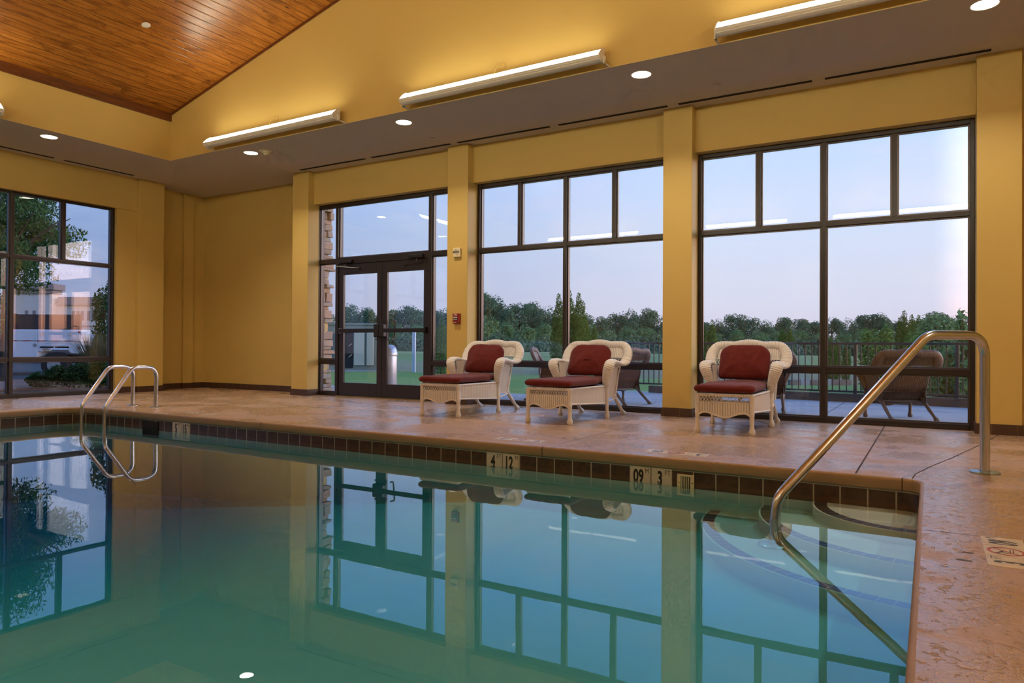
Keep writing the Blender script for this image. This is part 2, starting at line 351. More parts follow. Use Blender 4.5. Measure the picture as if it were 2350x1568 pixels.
# ------------------------------------------------------------------ world: dusk sky, sunset glow low in the east-north-east
def world():
    w = bpy.data.worlds.new('dusk_sky'); S.world = w; w.use_nodes = True; nt = w.node_tree; nt.nodes.clear()
    t = NT.__new__(NT); t.t = nt; t.out = t.n('ShaderNodeOutputWorld')
    g = t.co('Generated'); sp = t.n('ShaderNodeSeparateXYZ'); t.l(g, sp.inputs[0]); z = sp.outputs[2]
    cx = t.n('ShaderNodeCombineXYZ'); t.l(sp.outputs[0], cx.inputs[0]); t.l(sp.outputs[1], cx.inputs[1])
    nm = t.n('ShaderNodeVectorMath', operation='NORMALIZE'); t.l(cx.outputs[0], nm.inputs[0])
    dt = t.n('ShaderNodeVectorMath', operation='DOT_PRODUCT'); t.l(nm.outputs[0], dt.inputs[0]); dt.inputs[1].default_value = (.88, .475, 0)
    az = dt.outputs['Value']
    east = t.ramp(z, [(0, (.70, .67, .83)), (.06, (.73, .75, .94)), (.14, (.73, .82, 1.04)), (.25, (.60, .79, 1.14)), (.33, (.32, .76, 1.70)), (.5, (.22, .66, 1.7)), (1, (.20, .46, 1.05))])
    west = t.ramp(z, [(0, (.40, .38, .54)), (.07, (.27, .34, .58)), (.16, (.21, .36, .70)), (.26, (.28, .50, 1.0)), (.36, (.20, .52, 1.25)), (.6, (.18, .48, 1.2)), (1, (.15, .32, .72))])
    sk = t.mix(t.ramp(t.math('ADD', t.math('MULTIPLY', az, .5), .5), [(.18, 0), (.62, 1)]), west, east)
    glow = t.ramp(z, [(0, (2.0, .9, .6)), (.025, (5.6, 1.9, .5)), (.055, (6.2, 3.1, 1.9)), (.10, (6.2, 4.6, 4.0)), (.2, (5.4, 4.9, 4.8)), (.34, (2.4, 2.5, 2.8)), (.55, (0, 0, 0))])
    cl = t.noise(t.map(g, (2.2, 2.2, 16)), 1.6, 4, .6, .5)
    gl = t.mix(1, glow, t.ramp(cl, [(.3, .75), (.7, 1.15)]), 'MULTIPLY')
    gf = t.ramp(t.math('ADD', t.math('MULTIPLY', az, .5), .5), [(.74, 0), (.93, 1)])
    mm = t.n('ShaderNodeMix', data_type='RGBA', blend_type='ADD'); t.l(gf, mm.inputs[0]); t.l(sk, mm.inputs[6]); t.l(gl, mm.inputs[7])
    cloud = t.ramp(t.noise(t.map(g, (3, 3, 11)), 1.3, 5, .6, .4), [(.48, 0), (.75, .35)])
    c = t.mix(t.math('MULTIPLY', cloud, t.ramp(z, [(0, .3), (.1, 1), (.4, .6)])), mm.outputs[2], (.80, .80, .90))
    c = t.mix(t.ramp(z, [(.49, 1), (.5, 0)]), c, c)
    low = t.math('LESS_THAN', z, -.01); c = t.mix(low, c, (.10, .11, .10))
    b = t.n('ShaderNodeBackground'); t.l(c, b.inputs[0]); b.inputs[1].default_value = 1.02; t.l(b.outputs[0], t.out.inputs[0])
world()

# ================================================================== THE ROOM
ZS = 3.703                      # flat soffit
GX0, GX1, GY0, GY1 = -10.23, 1.90, -.50, 6.74     # raised centre of the room
XR, YF = 3.55, -2.26            # right and front walls
def struct(name, mb, m, label, cat, parent=None, bevel=0, smooth=False, ang=38):
    o = obj(name, mb, m, parent, smooth, bevel, ang)
    if parent is None: tag(o, label, cat, None, 'structure')
    return o

# --- pool outline (counter-clockwise, z = 0)
PX0, PX1, PY0, PY1 = -9.69, -.055, -.75, 5.12
def loop(off, rads=(.10, .34, .12, .12)):
    """pool edge moved outwards by off; corners: back right, back left, front left, front right"""
    x0, x1, y0, y1 = PX0-off, PX1+off, PY0-off, PY1+off; out = []
    for (cx, cy, a0), r in zip(((x1, y1, 0), (x0, y1, 90), (x0, y0, 180), (x1, y0, 270)), rads):
        r = max(r+off, .02); sx = 1 if cx == x1 else -1; sy = 1 if cy == y1 else -1
        for k in range(9):
            a = radians(a0+90*k/8); out.append(Vector((cx-sx*r+r*cos(a), cy-sy*r+r*sin(a), 0)))
    return out
def resample_loop(L, step):
    out = []
    for i in range(len(L)):
        a, b = L[i], L[(i+1) % len(L)]; k = max(1, int((b-a).length/step))
        out += [a.lerp(b, j/k) for j in range(k)]
    return out
# floor with the pool cut out
bm = bmesh.new()
outer = [bm.verts.new(p) for p in ((-12.4, YF-.1, 0), (XR+.1, YF-.1, 0), (XR+.1, 8.9, 0), (-12.4, 8.9, 0))]
inner = [bm.verts.new(p) for p in loop(.022)]
es = [bm.edges.new((outer[i], outer[(i+1) % 4])) for i in range(4)]+[bm.edges.new((inner[i], inner[(i+1) % len(inner)])) for i in range(len(inner))]
bmesh.ops.triangle_fill(bm, edges=es, use_beauty=True); bmesh.ops.recalc_face_normals(bm, faces=bm.faces)
me = bpy.data.meshes.new('floor'); bm.to_mesh(me); bm.free(); me.materials.append(DECK)
if sum(p.normal.z for p in me.polygons) < 0: me.flip_normals()
floor = bpy.data.objects.new('floor', me); C.objects.link(floor); tag(floor, 'tan textured pool deck floor with damp shiny patches', 'floor', None, 'structure')
def strip(pts, w, z=.0008):
    mb = MB(); pts = [Vector((x, y, z)) for x, y in pts]
    vs = []
    for i, p in enumerate(pts):
        d = (pts[min(i+1, len(pts)-1)]-pts[max(i-1, 0)]).normalized(); s_ = Vector((-d.y, d.x, 0))*w/2; vs += [p+s_, p-s_]
    mb.add(vs, [(2*i, 2*i+1, 2*i+3, 2*i+2) for i in range(len(pts)-1)]); return mb
obj('control_joint', strip([(-.424, 5.16), (-.42, 8.49)], .012), JOINT, floor)
obj('control_joint', strip([(-12.2, 6.55), (-7.73, 6.74), (-5.4, 6.86)], .006), JOINT, floor)
obj('control_joint', strip([(-2.70, 5.4), (-2.70, 8.25)], .004), JOINT, floor)
obj('control_joint', strip([(-.02, 3.72), (1.9, 3.75)], .004), JOINT, floor)
obj('floor_crack', strip([(-.10, 5.15), (-.085, 5.35), (.0, 5.75), (.13, 6.25), (.30, 7.0), (.44, 7.6), (.56, 8.23)], .008, .0012), JOINT, floor)
def fpt(u, v):
    d = P(u, v, 1)-EYE; k = -CH/d.z; return EYE+d*k
CHIP = plain('bare_deck_patch', (.11, .095, .09), .6)
for u, v, a_, b_ in ((2222, 1269, .030, .012), (2212, 1286, .032, .014)):
    c_ = fpt(u, v); rs = random.Random(int(u)); mb = MB(); mb.add([(c_.x+a_*cos(k*.7)*rs.uniform(.6, 1.1), c_.y+b_*sin(k*.7)*rs.uniform(.6, 1.1), .0012) for k in range(9)], [tuple(range(9))]); obj('worn_patch', mb, CHIP, floor, False)
# coping with rounded nose
prof = [(.022, 0)]+[(.02-.02*sin(radians(a)), -.02+.02*cos(radians(a))) for a in range(0, 91, 15)]+[(0, -.07), (.012, -.084), (.06, -.086)]
def sweep_loop(prof, base=loop):
    rings = [base(o) for o, z in prof]; n = len(rings[0]); mb = MB(); vs = []
    for (o, z), r in zip(prof, rings): vs += [Vector((p.x, p.y, z)) for p in r]
    mb.add(vs, [(i*n+k, i*n+(k+1) % n, (i+1)*n+(k+1) % n, (i+1)*n+k) for i in range(len(prof)-1) for k in range(n)]); return mb
coping = struct('trim_1', sweep_loop(prof), COPING, 'rounded tan concrete coping around the pool edge', 'pool coping', smooth=True, ang=60)
def cope_joint(x, y, ax):
    mb = MB(); 
    for (o0, z0), (o1, z1) in zip(prof[:-1], prof[1:]):
        e = .0008
        if ax == 'y': a = [(x-.003, y+o0-e, z0+e), (x+.003, y+o0-e, z0+e), (x+.003, y+o1-e, z1+e), (x-.003, y+o1-e, z1+e)]
        else: a = [(x+o0-e, y-.003, z0+e), (x+o0-e, y+.003, z0+e), (x+o1-e, y+.003, z1+e), (x+o1-e, y-.003, z1+e)]
        mb.add(a, [(0, 1, 2, 3)])
    obj('expansion_joint', mb, JOINT, coping, False)
for x in (-8.95, -6.15, -2.745, -.155): cope_joint(x, PY1, 'y')
cope_joint(PX1, 3.72, 'x'); cope_joint(PX1, 1.9, 'x')
# tile band and plaster basin
def band(o, z0, z1, name, m, label):
    L = resample_loop(loop(o), .3); n = len(L); mb = MB(); arcs = []; s_ = 0
    # start arc so that joints fall as in the photo (a joint at x = -2.804 on the back edge)
    for z in (z0, z1):
        s_ = 0
        for i in range(n+1):
            p = L[i % n]; mb.v.append((p.x, p.y, z)); arcs.append(s_); s_ += (L[(i+1) % n]-p).length
    mb.f += [(i, i+1, n+1+i+1, n+1+i) for i in range(n)]
    # phase: arc length at x=-2.804 on the back side
    ph = min(((abs(L[i].x+2.804)+10*abs(L[i].y-PY1-o), i) for i in range(n)))[1]
    a0 = arcs[ph]+(L[ph].x+2.804)
    o_ = struct(name, mb, m, label, 'pool wall'); at = o_.data.attributes.new('arc', 'FLOAT', 'POINT'); at.data.foreach_set('value', [a-a0+100*.1635 for a in arcs]); return o_
band(.020, -.086, -.212, 'trim_2', BAND, 'dark slate tile band at the waterline of the pool')
mb = MB(); L = loop(.022); n = len(L)
def fz(x): return -.46-.62*max(0, min(1, (-3.2-x)/5.0))
mb.add([(p.x, p.y, -.21) for p in L]+[(p.x, p.y, fz(p.x)) for p in L], [(i, (i+1) % n, n+(i+1) % n, n+i) for i in range(n)])
mb.grid(30, 6, lambda u, v: Vector((PX0-.02+(PX1-PX0+.04)*u, PY0-.02+(PY1-PY0+.04)*v, fz(PX0-.02+(PX1-PX0+.04)*u))))
struct('floor_pool', mb, PLASTER, 'pale plaster pool basin under the water', 'pool basin')
# corner entry steps: three quarter-round treads with a dark tile edge
def tread(r, cx, cy, z):
    n = 40; mb = MB(); a0, a1 = radians(176), radians(274)
    arc = [(cx+r*cos(a0+(a1-a0)*k/n), cy+r*sin(a0+(a1-a0)*k/n)) for k in range(n+1)]
    arc = [(min(x, PX1+.02), min(y, PY1+.02)) for x, y in arc]
    top = arc+[(PX1+.02, PY1+.02)]
    m = len(top); mb.add([(x, y, z) for x, y in top], [tuple(range(m))])
    mb.add([(x, y, z) for x, y in arc]+[(x, y, -.5) for x, y in arc], [(i, i+1, n+2+i, n+1+i) for i in range(n)])
    o = struct('step', mb, PLASTER, f'curved plaster entry step in the pool corner, {"upper" if r < .7 else "middle" if r < 1.1 else "lowest"} tread', 'pool step', smooth=True, ang=30)
    tb = MB(); w = .075; arcs = []
    for k in range(n+1):
        a = a0+(a1-a0)*k/n
        for rr in (r-.012, r-.012-w): tb.v.append((min(cx+rr*cos(a), PX1+.02), min(cy+rr*sin(a), PY1+.02), z+.0015)); arcs.append(r*(a-a0))
    tb.f += [(2*k, 2*k+1, 2*k+3, 2*k+2) for k in range(n)]
    e = obj('edge_tile', tb, STEPT, o, False); at = e.data.attributes.new('arc', 'FLOAT', 'POINT'); at.data.foreach_set('value', arcs)
tread(.60, -.078, 5.13, -.207); tread(1.008, 0, 5.11, -.275); tread(1.49, .11, 5.13, -.352)
# water
WZ = -.19
mb = MB(); L = loop(.05); n = len(L)
mb.add([(p.x, p.y, WZ) for p in L]+[(p.x, p.y, -1.6) for p in L], [tuple(range(n)), tuple(range(2*n-1, n-1, -1))]+[(i, n+i, n+(i+1) % n, (i+1) % n) for i in range(n)])
struct('water', mb, WATER, 'still blue-green pool water mirroring the windows', 'water')

# --- flat soffit ring
mb = MB(); zt = ZS+.06
e_ = .0015
mb.box(-12.4, GX0-e_, YF-.1, 8.9, ZS, zt); mb.box(GX1+e_, XR+.1, YF-.1, 8.9, ZS, zt); mb.box(GX0-e_, GX1+e_, GY1+e_, 8.9, ZS, zt); mb.box(GX0-e_, GX1+e_, YF-.1, GY0-e_, ZS, zt)
struct('ceiling', mb, SOFFIT, 'flat grey-beige lowered ceiling above the windows', 'ceiling')
# --- raised walls above the soffit
RX = (GX0+GX1)/2; ZE = 4.433; SL = .2599; ZR = ZE+SL*(RX-GX0)
def gable(y0, y1, name, lab):
    mb = MB(); poly = [(GX0, ZS+.0015), (GX1, ZS+.0015), (GX1, ZE), (RX, ZR), (GX0, ZE)]
    mb.prism(poly, lambda a, b, d: Vector((a, d, b)), y0, y1); struct(name, mb, PAINT, lab, 'wall')
gable(GY1, GY1+.12, 'wall_upper_back', 'tall yellow gable wall above the lowered ceiling, with strip lights')
gable(GY0-.12, GY0, 'wall_upper_front', 'yellow gable wall behind the viewer')
mb = MB(); mb.box(GX0-.12, GX0, GY0, GY1, ZS+.0015, ZE+.05); struct('wall_upper_left', mb, PAINT, 'low yellow wall band under the wooden ceiling on the left', 'wall')
mb = MB(); mb.box(GX1, GX1+.12, GY0, GY1, ZS+.0015, ZE+.05); struct('wall_upper_right', mb, PAINT, 'low yellow wall band under the wooden ceiling on the right', 'wall')
sl = math.atan(SL); Ls = (RX-GX0)/cos(sl)+.1
for side in (0, 1):
    mb = MB(); mb.box(-.15, Ls, -(GY1-GY0)/2-.15, (GY1-GY0)/2+.15, 0, .05)
    o = struct('ceiling_slope', mb, WOOD, ['stained pine plank ceiling sloping up from the left wall', 'stained pine plank ceiling sloping down to the right wall'][side], 'ceiling')
    o.location = (GX0, (GY0+GY1)/2, ZE) if side == 0 else (GX1, (GY0+GY1)/2, ZE)
    o.rotation_euler = (0, -sl, 0) if side == 0 else (0, -sl, pi)
def m_fascia():
    t = NT('stained_fascia_board'); v = t.co(); g = t.noise(t.map(v, (20, 2.0, 20)), 1, 5, .6, 1.2)
    t.bsdf(t.ramp(g, [(.25, (.07, .018, .004)), (.55, (.15, .042, .008)), (.8, (.22, .070, .012))]), .35, 0, t.bump(g, .2, .004), .5); return t.m
FASCIA = m_fascia()
mb = MB(); mb.box(GX0, GX0+.028, 3.62, GY1-.001, 4.31, ZE+.01); mb.box(GX0, GX0+.028, GY0, 3.615, 4.31, ZE+.01)
struct('trim_3', mb, FASCIA, 'dark stained wooden fascia board under the left edge of the plank ceiling', 'fascia', bevel=.003)
mb = MB(); dx, dz = cos(sl), sin(sl)
M_ = Matrix.Translation((GX0, 0, ZE)) @ Matrix.Rotation(-sl, 4, 'Y'); mb.box(.02, Ls-.1, GY1-.018, GY1-.001, -.03, .0, M_)
struct('trim_4', mb, FASCIA, 'thin stained wood strip where the plank ceiling meets the gable', 'trim')

# --- back wall: headers, alcoves, pilasters
YH, YP, ZH = 8.38, 8.252, 3.165
mb = MB()
for a, b in ((-8.81, -5.99), (-5.637, -2.785), (-2.43, .385)): mb.box(a, b, YH, 8.60, ZH, ZS)
mb.box(-12.4, -9.175, 8.78, 8.95, 0, ZS); mb.box(.75, XR+.1, 8.78, 8.95, 0, ZS); mb.box(-9.3, -9.06, 8.5, 8.95, 0, ZS); mb.box(.66, .80, 8.5, 8.95, 0, ZS)
struct('wall_back', mb, PAINT, 'yellow back wall with headers over the window bays', 'wall')
PIL = [(-9.175, -8.81, 'left of the double door'), (-5.99, -5.637, 'between the double door and the middle window, with the fire alarm'), (-2.785, -2.43, 'between the middle and right windows'), (.385, .75, 'right of the right window, behind the steel handrail')]
for a, b, w in PIL:
    mb = MB(); mb.box(a, b, YP, 8.60, 0, ZS); o = struct('column', mb, PAINT, 'yellow square wall pilaster '+w, 'column', bevel=.006)
# --- left wall
XW, XH, XC, XA = -11.89, -11.86, -11.80, -12.215
mb = MB()
mb.box(-12.05, XW, 6.865, 7.2, 0, 3.14); mb.box(-12.05, XH, YF, 7.2, 3.14, ZS)
mb.box(-12.05, XW, 2.9, 3.885, 0, 3.14); mb.box(-12.05, XW, YF, -.5, 0, 3.14)
mb.box(-12.4, XA, 7.67, 8.9, 0, ZS); mb.box(-12.4, -12.17, 8.31, 8.515, 0, ZS)
struct('wall_left', mb, PAINT, 'yellow left wall beside the left window with a corner recess', 'wall')
mb = MB(); mb.box(-12.4, XC, 7.2, 7.67, 0, ZS); struct('column', mb, PAINT, 'yellow pilaster on the left wall beside the recess', 'column', bevel=.006)
mb = MB(); mb.box(XR, XR+.15, YF-.1, 8.9, 0, ZS); struct('wall_right', mb, PAINT, 'yellow right wall out of view', 'wall')
mb = MB(); mb.box(-12.4, XR+.1, YF-.15, YF, 0, ZS); struct('wall_front', mb, PAINT, 'yellow wall behind the viewer', 'wall')
# --- baseboards
bh, bp = .102, .012
mb = MB()
for a, b, w in PIL: mb.box(a-bp, b+bp, YP-bp, 8.49, 0, bh)
mb.box(-12.2, -9.19, 8.78-bp, 8.8, 0, bh); mb.box(.77, XR, 8.78-bp, 8.8, 0, bh)
struct('baseboard_back', mb, BASEB, 'brown tile baseboard along the back wall and pilasters', 'baseboard', bevel=.003)
mb = MB(); mb.box(-12.3, XC+bp, 7.2-bp, 7.67+bp, 0, bh); mb.box(-12.3, XW+bp, 6.87, 7.2, 0, bh); mb.box(-12.3, XA+bp, 7.67, 8.78, 0, bh); mb.box(-12.3, -12.17+bp, 8.30, 8.525, 0, bh); mb.box(-12.3, XW+bp, YF, -.5, 0, bh)
struct('baseboard_left', mb, BASEB, 'brown tile baseboard along the left wall and corner recess', 'baseboard', bevel=.003)

# --- storefront windows. local frame: a along the wall, d depth outwards (0 at inner face), z up
def to_back(a, d, z): return Vector((a, 8.5+d, z))
def to_left(a, d, z): return Vector((-11.95-d, a, z))
def abox(mb, fn, a0, a1, z0, z1, d0, d1):
    q = [fn(a, d, z) for a in (a0, a1) for d in (d0, d1) for z in (z0, z1)]
    mb.add(q, [(0,1,3,2),(4,6,7,5),(0,4,5,1),(2,3,7,6),(0,2,6,4),(1,5,7,3)])
DEP = .115
def panes(fn, cells, d=.062):
    mb = MB()
    for a0, a1, z0, z1 in cells:
        for dd, e in ((d, .0), (d+.022, .0035)):
            mb.add([fn(a0, dd, z0), fn(a1, dd+e, z0), fn(a1, dd+e, z1), fn(a0, dd, z1)], [(0, 1, 2, 3)])
    return mb
def storefront(name, fn, a0, a1, mull_full, mull_top, zt, label, tz=(2.178, 2.232), lz=(.556, .618), sill=.058, top=.05):
    t = tag(thing(name, None, None), label, 'window', None, 'structure'); fr = MB(); bd = MB(); w = .026
    abox(fr, fn, a0, a0+.045, 0, zt, 0, DEP); abox(fr, fn, a1-.045, a1, 0, zt, 0, DEP)
    abox(fr, fn, a0+.045, a1-.045, zt-top, zt, 0, DEP); abox(fr, fn, a0+.045, a1-.045, 0, sill, 0, DEP); abox(fr, fn, a0+.05, a1-.05, 0, .028, -.012, 0)
    xs = [a0+.045]+[m for m in mull_full]+[a1-.045]
    for m in mull_full: abox(fr, fn, m-w, m+w, sill, zt-top, 0, DEP)
    for m in mull_top: abox(fr, fn, m-w, m+w, tz[1], zt-top, 0, DEP)
    cells = []
    for i in range(len(xs)-1):
        l = xs[i]+(w if i else 0); r = xs[i+1]-(w if i < len(xs)-2 else 0)
        abox(fr, fn, l, r, tz[0], tz[1], 0.002, DEP-.002); abox(fr, fn, l, r, lz[0], lz[1], 0.002, DEP-.002)
        cells += [(l, r, sill, lz[0]), (l, r, lz[1], tz[0])]
        tops = sorted([l, r]+[m for m in mull_top if l < m < r])
        for j in range(len(tops)-1):
            cells.append((tops[j]+(w if j else 0), tops[j+1]-(w if j < len(tops)-2 else 0), tz[1], zt-top))
    for l, r, z0, z1 in cells:
        b = .016
        abox(bd, fn, l, l+b, z0, z1, .030, .050); abox(bd, fn, r-b, r, z0, z1, .030, .050); abox(bd, fn, l+b, r-b, z1-b, z1, .030, .050); abox(bd, fn, l+b, r-b, z0, z0+b, .030, .050)
    obj('frame', fr, BRONZE, t, False, .003); obj('glazing_bead', bd, BEAD, t, False); obj('glass', panes(fn, cells), GLASS, t, False); return t
storefront('window_1', to_left, 3.885, 6.865, [5.31], [6.05, 4.57], 3.165, 'dark framed window in the left wall with a leafy tree and white truck outside', (2.132, 2.176), (.553, .608), .056)
storefront('window_4', to_left, -.5, 2.9, [1.2], [.35, 2.05], 3.165, 'dark framed window in the left wall beyond the picture edge', (2.132, 2.176), (.553, .608), .056)
storefront('window_2', to_back, -5.637, -2.785, [-4.227], [-4.938, -3.522], ZH, 'dark framed middle window behind the two wicker chaises')
storefront('window_3', to_back, -2.43, .385, [-1.025], [-1.722, -.332], ZH, 'dark framed right window behind the third wicker chaise and the handrail')
# entrance bay: sidelights and transom
t = tag(thing('window_5', None, None), 'dark framed sidelights and transom around the glass double door', 'window', None, 'structure')
fr = MB(); A0, A1, m0, m1 = -8.86, -5.99, -8.40, -6.488; w = .03
abox(fr, to_back, A0, A0+.06, 0, ZH, 0, DEP); abox(fr, to_back, A1-.05, A1, 0, ZH, 0, DEP); abox(fr, to_back, A0+.06, A1-.05, ZH-.05, ZH, 0, DEP)
for m in (m0, m1): abox(fr, to_back, m-w, m+w, 0, ZH-.05, 0, DEP)
abox(fr, to_back, m0+w, m1-w, 2.158, 2.262, 0, DEP)
cells = [(m0+w, m1-w, 2.262, ZH-.05)]
for l, r in ((A0+.06, m0-w), (m1+w, A1-.05)):
    for z0, z1 in ((0, .058), (.535, .60), (2.185, 2.245)): abox(fr, to_back, l, r, z0, z1, 0.002, DEP-.002)
    cells += [(l, r, .058, .535), (l, r, .60, 2.185), (l, r, 2.245, ZH-.05)]
bd = MB()
for l, r, z0, z1 in cells:
    b = .018; abox(bd, to_back, l, l+b, z0, z1, .030, .050); abox(bd, to_back, r-b, r, z0, z1, .030, .050); abox(bd, to_back, l+b, r-b, z1-b, z1, .030, .050); abox(bd, to_back, l+b, r-b, z0, z0+b, .030, .050)
obj('frame', fr, BRONZE, t, False, .003); obj('glazing_bead', bd, BEAD, t, False); obj('glass', panes(to_back, cells), GLASS, t, False)
# door leaves
def leaf(name, a0, a1, hinge, label):
    t = tag(thing(name, None, None), label, 'door', None, 'structure'); s = MB(); d0, d1 = .02, .065
    st = .10
    abox(s, to_back, a0, a0+st, .012, 2.1575, d0, d1); abox(s, to_back, a1-st, a1, .012, 2.1575, d0, d1)
    abox(s, to_back, a0+st, a1-st, 1.985, 2.1575, d0, d1); abox(s, to_back, a0+st, a1-st, .012, .225, d0, d1)
    obj('door_frame', s, BRONZE, t, False, .003)
    obj('glass', panes(to_back, [(a0+st, a1-st, .225, 1.985)], .04), GLASS, t, False)
    s = MB(); abox(s, to_back, a0+.03, a1-.03, 1.035, 1.10, -.062, -.012)
    free = a1 if hinge == a0 else a0; sg = -1 if free == a1 else 1
    pb = obj('panic_bar', s, BLACKM, t, False, .012, seg=3)
    s = MB(); abox(s, to_back, min(free, free+sg*.10), max(free, free+sg*.10), .96, 1.17, -.068, .02); obj('latch_housing', s, BLACKM, pb, False, .02, seg=3)
    s = MB(); abox(s, to_back, hinge-sg*.02 if sg > 0 else hinge+.03, hinge-.03 if sg > 0 else hinge+.08, 1.02, 1.115, -.055, .02); obj('end_bracket', s, BLACKM, pb, False, .006)
    # pull handle outside
    x = free+sg*.155
    s = MB(); s.tube(bend([to_back(x, .065, .93), to_back(x, .135, .93), to_back(x+sg*.03, .135, 1.23), to_back(x, .065, 1.23)], .04), .013, 10); obj('pull_handle', s, BLACKM, t)
    # closer on the transom bar
    h = hinge; e = sg*-1
    s = MB(); c0, c1 = sorted((h+e*.08, h+e*.34)); abox(s, to_back, c0, c1, 2.165, 2.225, -.065, 0); cl = obj('door_closer', s, BLACKM, t, False, .012, seg=3)
    s = MB(); p0 = to_back(h+e*.20, -.03, 2.165); el = to_back(h+e*.055, -.11, 2.11); p1 = to_back(h+e*.46, -.005, 2.075)
    s.tube([p0, to_back(h+e*.20, -.03, 2.12)], .012, 8); s.tube([to_back(h+e*.20, -.03, 2.125), el], .008, 8); s.tube([el, p1], .008, 8); s.tube([p1, to_back(h+e*.46, .02, 2.075)], .016, 8)
    obj('closer_arm', s, BRONZE, cl)
leaf('door_1', -8.37, -7.447, -8.37, 'left leaf of the dark framed glass double door')
leaf('door_2', -7.44, -6.518, -6.518, 'right leaf of the dark framed glass double door')
mb = MB(); mb.box(-8.37, -6.518, 8.44, 8.6, 0, .012); struct('trim_5', mb, plain('brass_threshold', (.30, .19, .07), .4, .5), 'worn metal threshold under the double door', 'threshold')

# ================================================================== CEILING FITTINGS
def area(name, loc, size, energy, col, rot=(0, 0, 0), parent=None, shape='DISK', sy=None, spread=None):
    l = bpy.data.lights.new(name, 'AREA'); l.shape = shape; l.size = size; l.energy = energy; l.color = col
    if sy: l.size_y = sy
    if spread: l.spread = spread
    o = bpy.data.objects.new(name, l); C.objects.link(o); o.location = loc; o.rotation_euler = rot
    if parent: o.parent = parent
    return o
def downlight(x, y, label, first=[None]):
    if first[0] is None:
        t = thing('downlight', label, 'ceiling light', (x, y, ZS), 0, 'round recessed downlights')
        s = MB(); s.lathe([(.098, -.001), (.102, -.005), (.112, -.004), (.114, 0)], 36); s.f = s.f[:36*3]; obj('trim_ring', s, WHITEM, t)
        s = MB(); s.lathe([(0, -.004), (.05, -.0045), (.098, -.002)], 36); s.f = s.f[:72]; obj('lens', s, LENS, t)
        first[0] = t; area('lamp', (0, 0, -.012), .16, DL_W, (1, .87, .66), (0, 0, 0), t, spread=radians(130))
    else: dup(first[0], (x, y, ZS), 0, label)
DL_W = 22
downlight(-10.53, 5.12, 'round lit downlight in the left soffit, above the left window')
downlight(-8.75, 7.062, 'round lit downlight beside the smoke detector')
downlight(-5.832, 7.07, 'round lit downlight under the second strip light from the left')
downlight(-2.627, 7.07, 'round lit downlight above the pilaster between the middle and right windows')
downlight(.386, 7.05, 'round lit downlight at the top right corner of the photo')
for x, y, w in ((-10.95, 2.2, 'left soffit near the viewer'), (-8.75, -1.2, 'front soffit, first from the left'), (-5.83, -1.2, 'front soffit, second from the left'), (-2.63, -1.2, 'front soffit, third from the left'), (.39, -1.2, 'front soffit, fourth from the left'), (2.7, 5.1, 'right soffit near the back'), (2.7, 2.2, 'right soffit near the middle')):
    downlight(x, y, 'round lit downlight in the '+w)
# strip uplights
FP = [(-.215, .048), (-.20, .035), (-.185, .02), (-.17, .018), (-.15, -.004), (-.115, -.03), (-.09, -.03), (-.06, .0), (-.055, .075), (-.062, .082), (-.14, .03), (-.205, .052)]
STRIPB = emit('boosted_fluorescent_lens', (1., .90, .68), 80)  # emission boosted on the out-of-view fixtures to brighten the gable wall
def fixture(loc, rz, label, strong=False, first=[None]):
    if first[0] is None:
        t = thing('strip_light', label, 'wall light', loc, rz, 'long wall-mounted fluorescent strip lights'); Lh = 1.285
        oy = -.035; sh = lambda pr: [(a+oy, b) for a, b in pr]
        s = MB(); s.sweep_x(sh([(-.172, .012), (-.177, .006), (-.168, -.006), (-.171, -.013), (-.157, -.024), (-.158, -.031), (-.135, -.044), (-.095, -.048), (-.065, -.038), (-.056, -.01), (-.048, .106), (-.055, .110), (-.070, .03), (-.12, -.02), (-.160, .006)]), -Lh, Lh)
        obj('housing', s, FIXM, t, True, 0, 30)
        s = MB()
        for x0, x1 in ((-Lh+.03, -.055), (.055, Lh-.03)):
            s.sweep_x(sh([(-.166, .011), (-.152, .034), (-.122, .066), (-.088, .094), (-.056, .108), (-.075, .04), (-.12, -.01)]), x0, x1)
        obj('lens', s, STRIP, t)
        for x in (-Lh-.004, Lh+.004):
            s = MB(); s.prism(sh([(-.184, .012), (-.178, -.016), (-.15, -.045), (-.09, -.052), (-.055, -.036), (-.042, .116), (-.060, .120), (-.13, .070)]), lambda a, b, d: Vector((d, a, b)), x-.006, x+.006); obj('end_cap', s, WHITEM, t, False)
            s = MB(); k = .014 if x > 0 else -.014; s.tube([(x+k*.4, -.12, .0), (x+k*1.6, -.12, .0)], .020, 12)
            s.box(min(x+k, x+2*k), max(x+k, x+2*k), -.135, -.002, -.060, -.042); s.box(min(x+k, x+2*k), max(x+k, x+2*k), -.138, -.102, -.060, .02); obj('wall_bracket', s, WHITEM, t, False)
        s = MB(); s.box(-.06, .06, -.005, -.001, .18, .25); s.tube(bend([(-.0, -.004, .21), (-.02, -.06, .20), (-.04, -.09, .10)], .03), .004, 6); obj('junction_plate', s, PAINT, t)
        first[0] = t
    else:
        r = dup(first[0], loc, rz, label)
        if strong:
            for c in r.children:
                if c.name.startswith('lens'): c.material_slots[0].link = 'OBJECT'; c.material_slots[0].material = STRIPB
ZF = 3.765
fixture((-7.84, GY1, ZF), 0, 'lit strip light on the gable wall, leftmost, above the double door')
fixture((-4.165, GY1, ZF), 0, 'lit strip light on the gable wall, middle of the three')
fixture((-.425, GY1, ZF), 0, 'lit strip light on the gable wall at the top right, cut by the photo edge')
fixture((GX0, 3.05, ZF), pi/2, 'strip light on the left upper wall, only its end in the photo')
fixture((-7.84, GY0, ZF), pi, 'lit strip light on the front gable, left, seen in reflections', True); fixture((-4.165, GY0, ZF), pi, 'lit strip light on the front gable, middle, seen in reflections', True); fixture((-.55, GY0, ZF), pi, 'lit strip light on the front gable, right, seen in reflections', True)
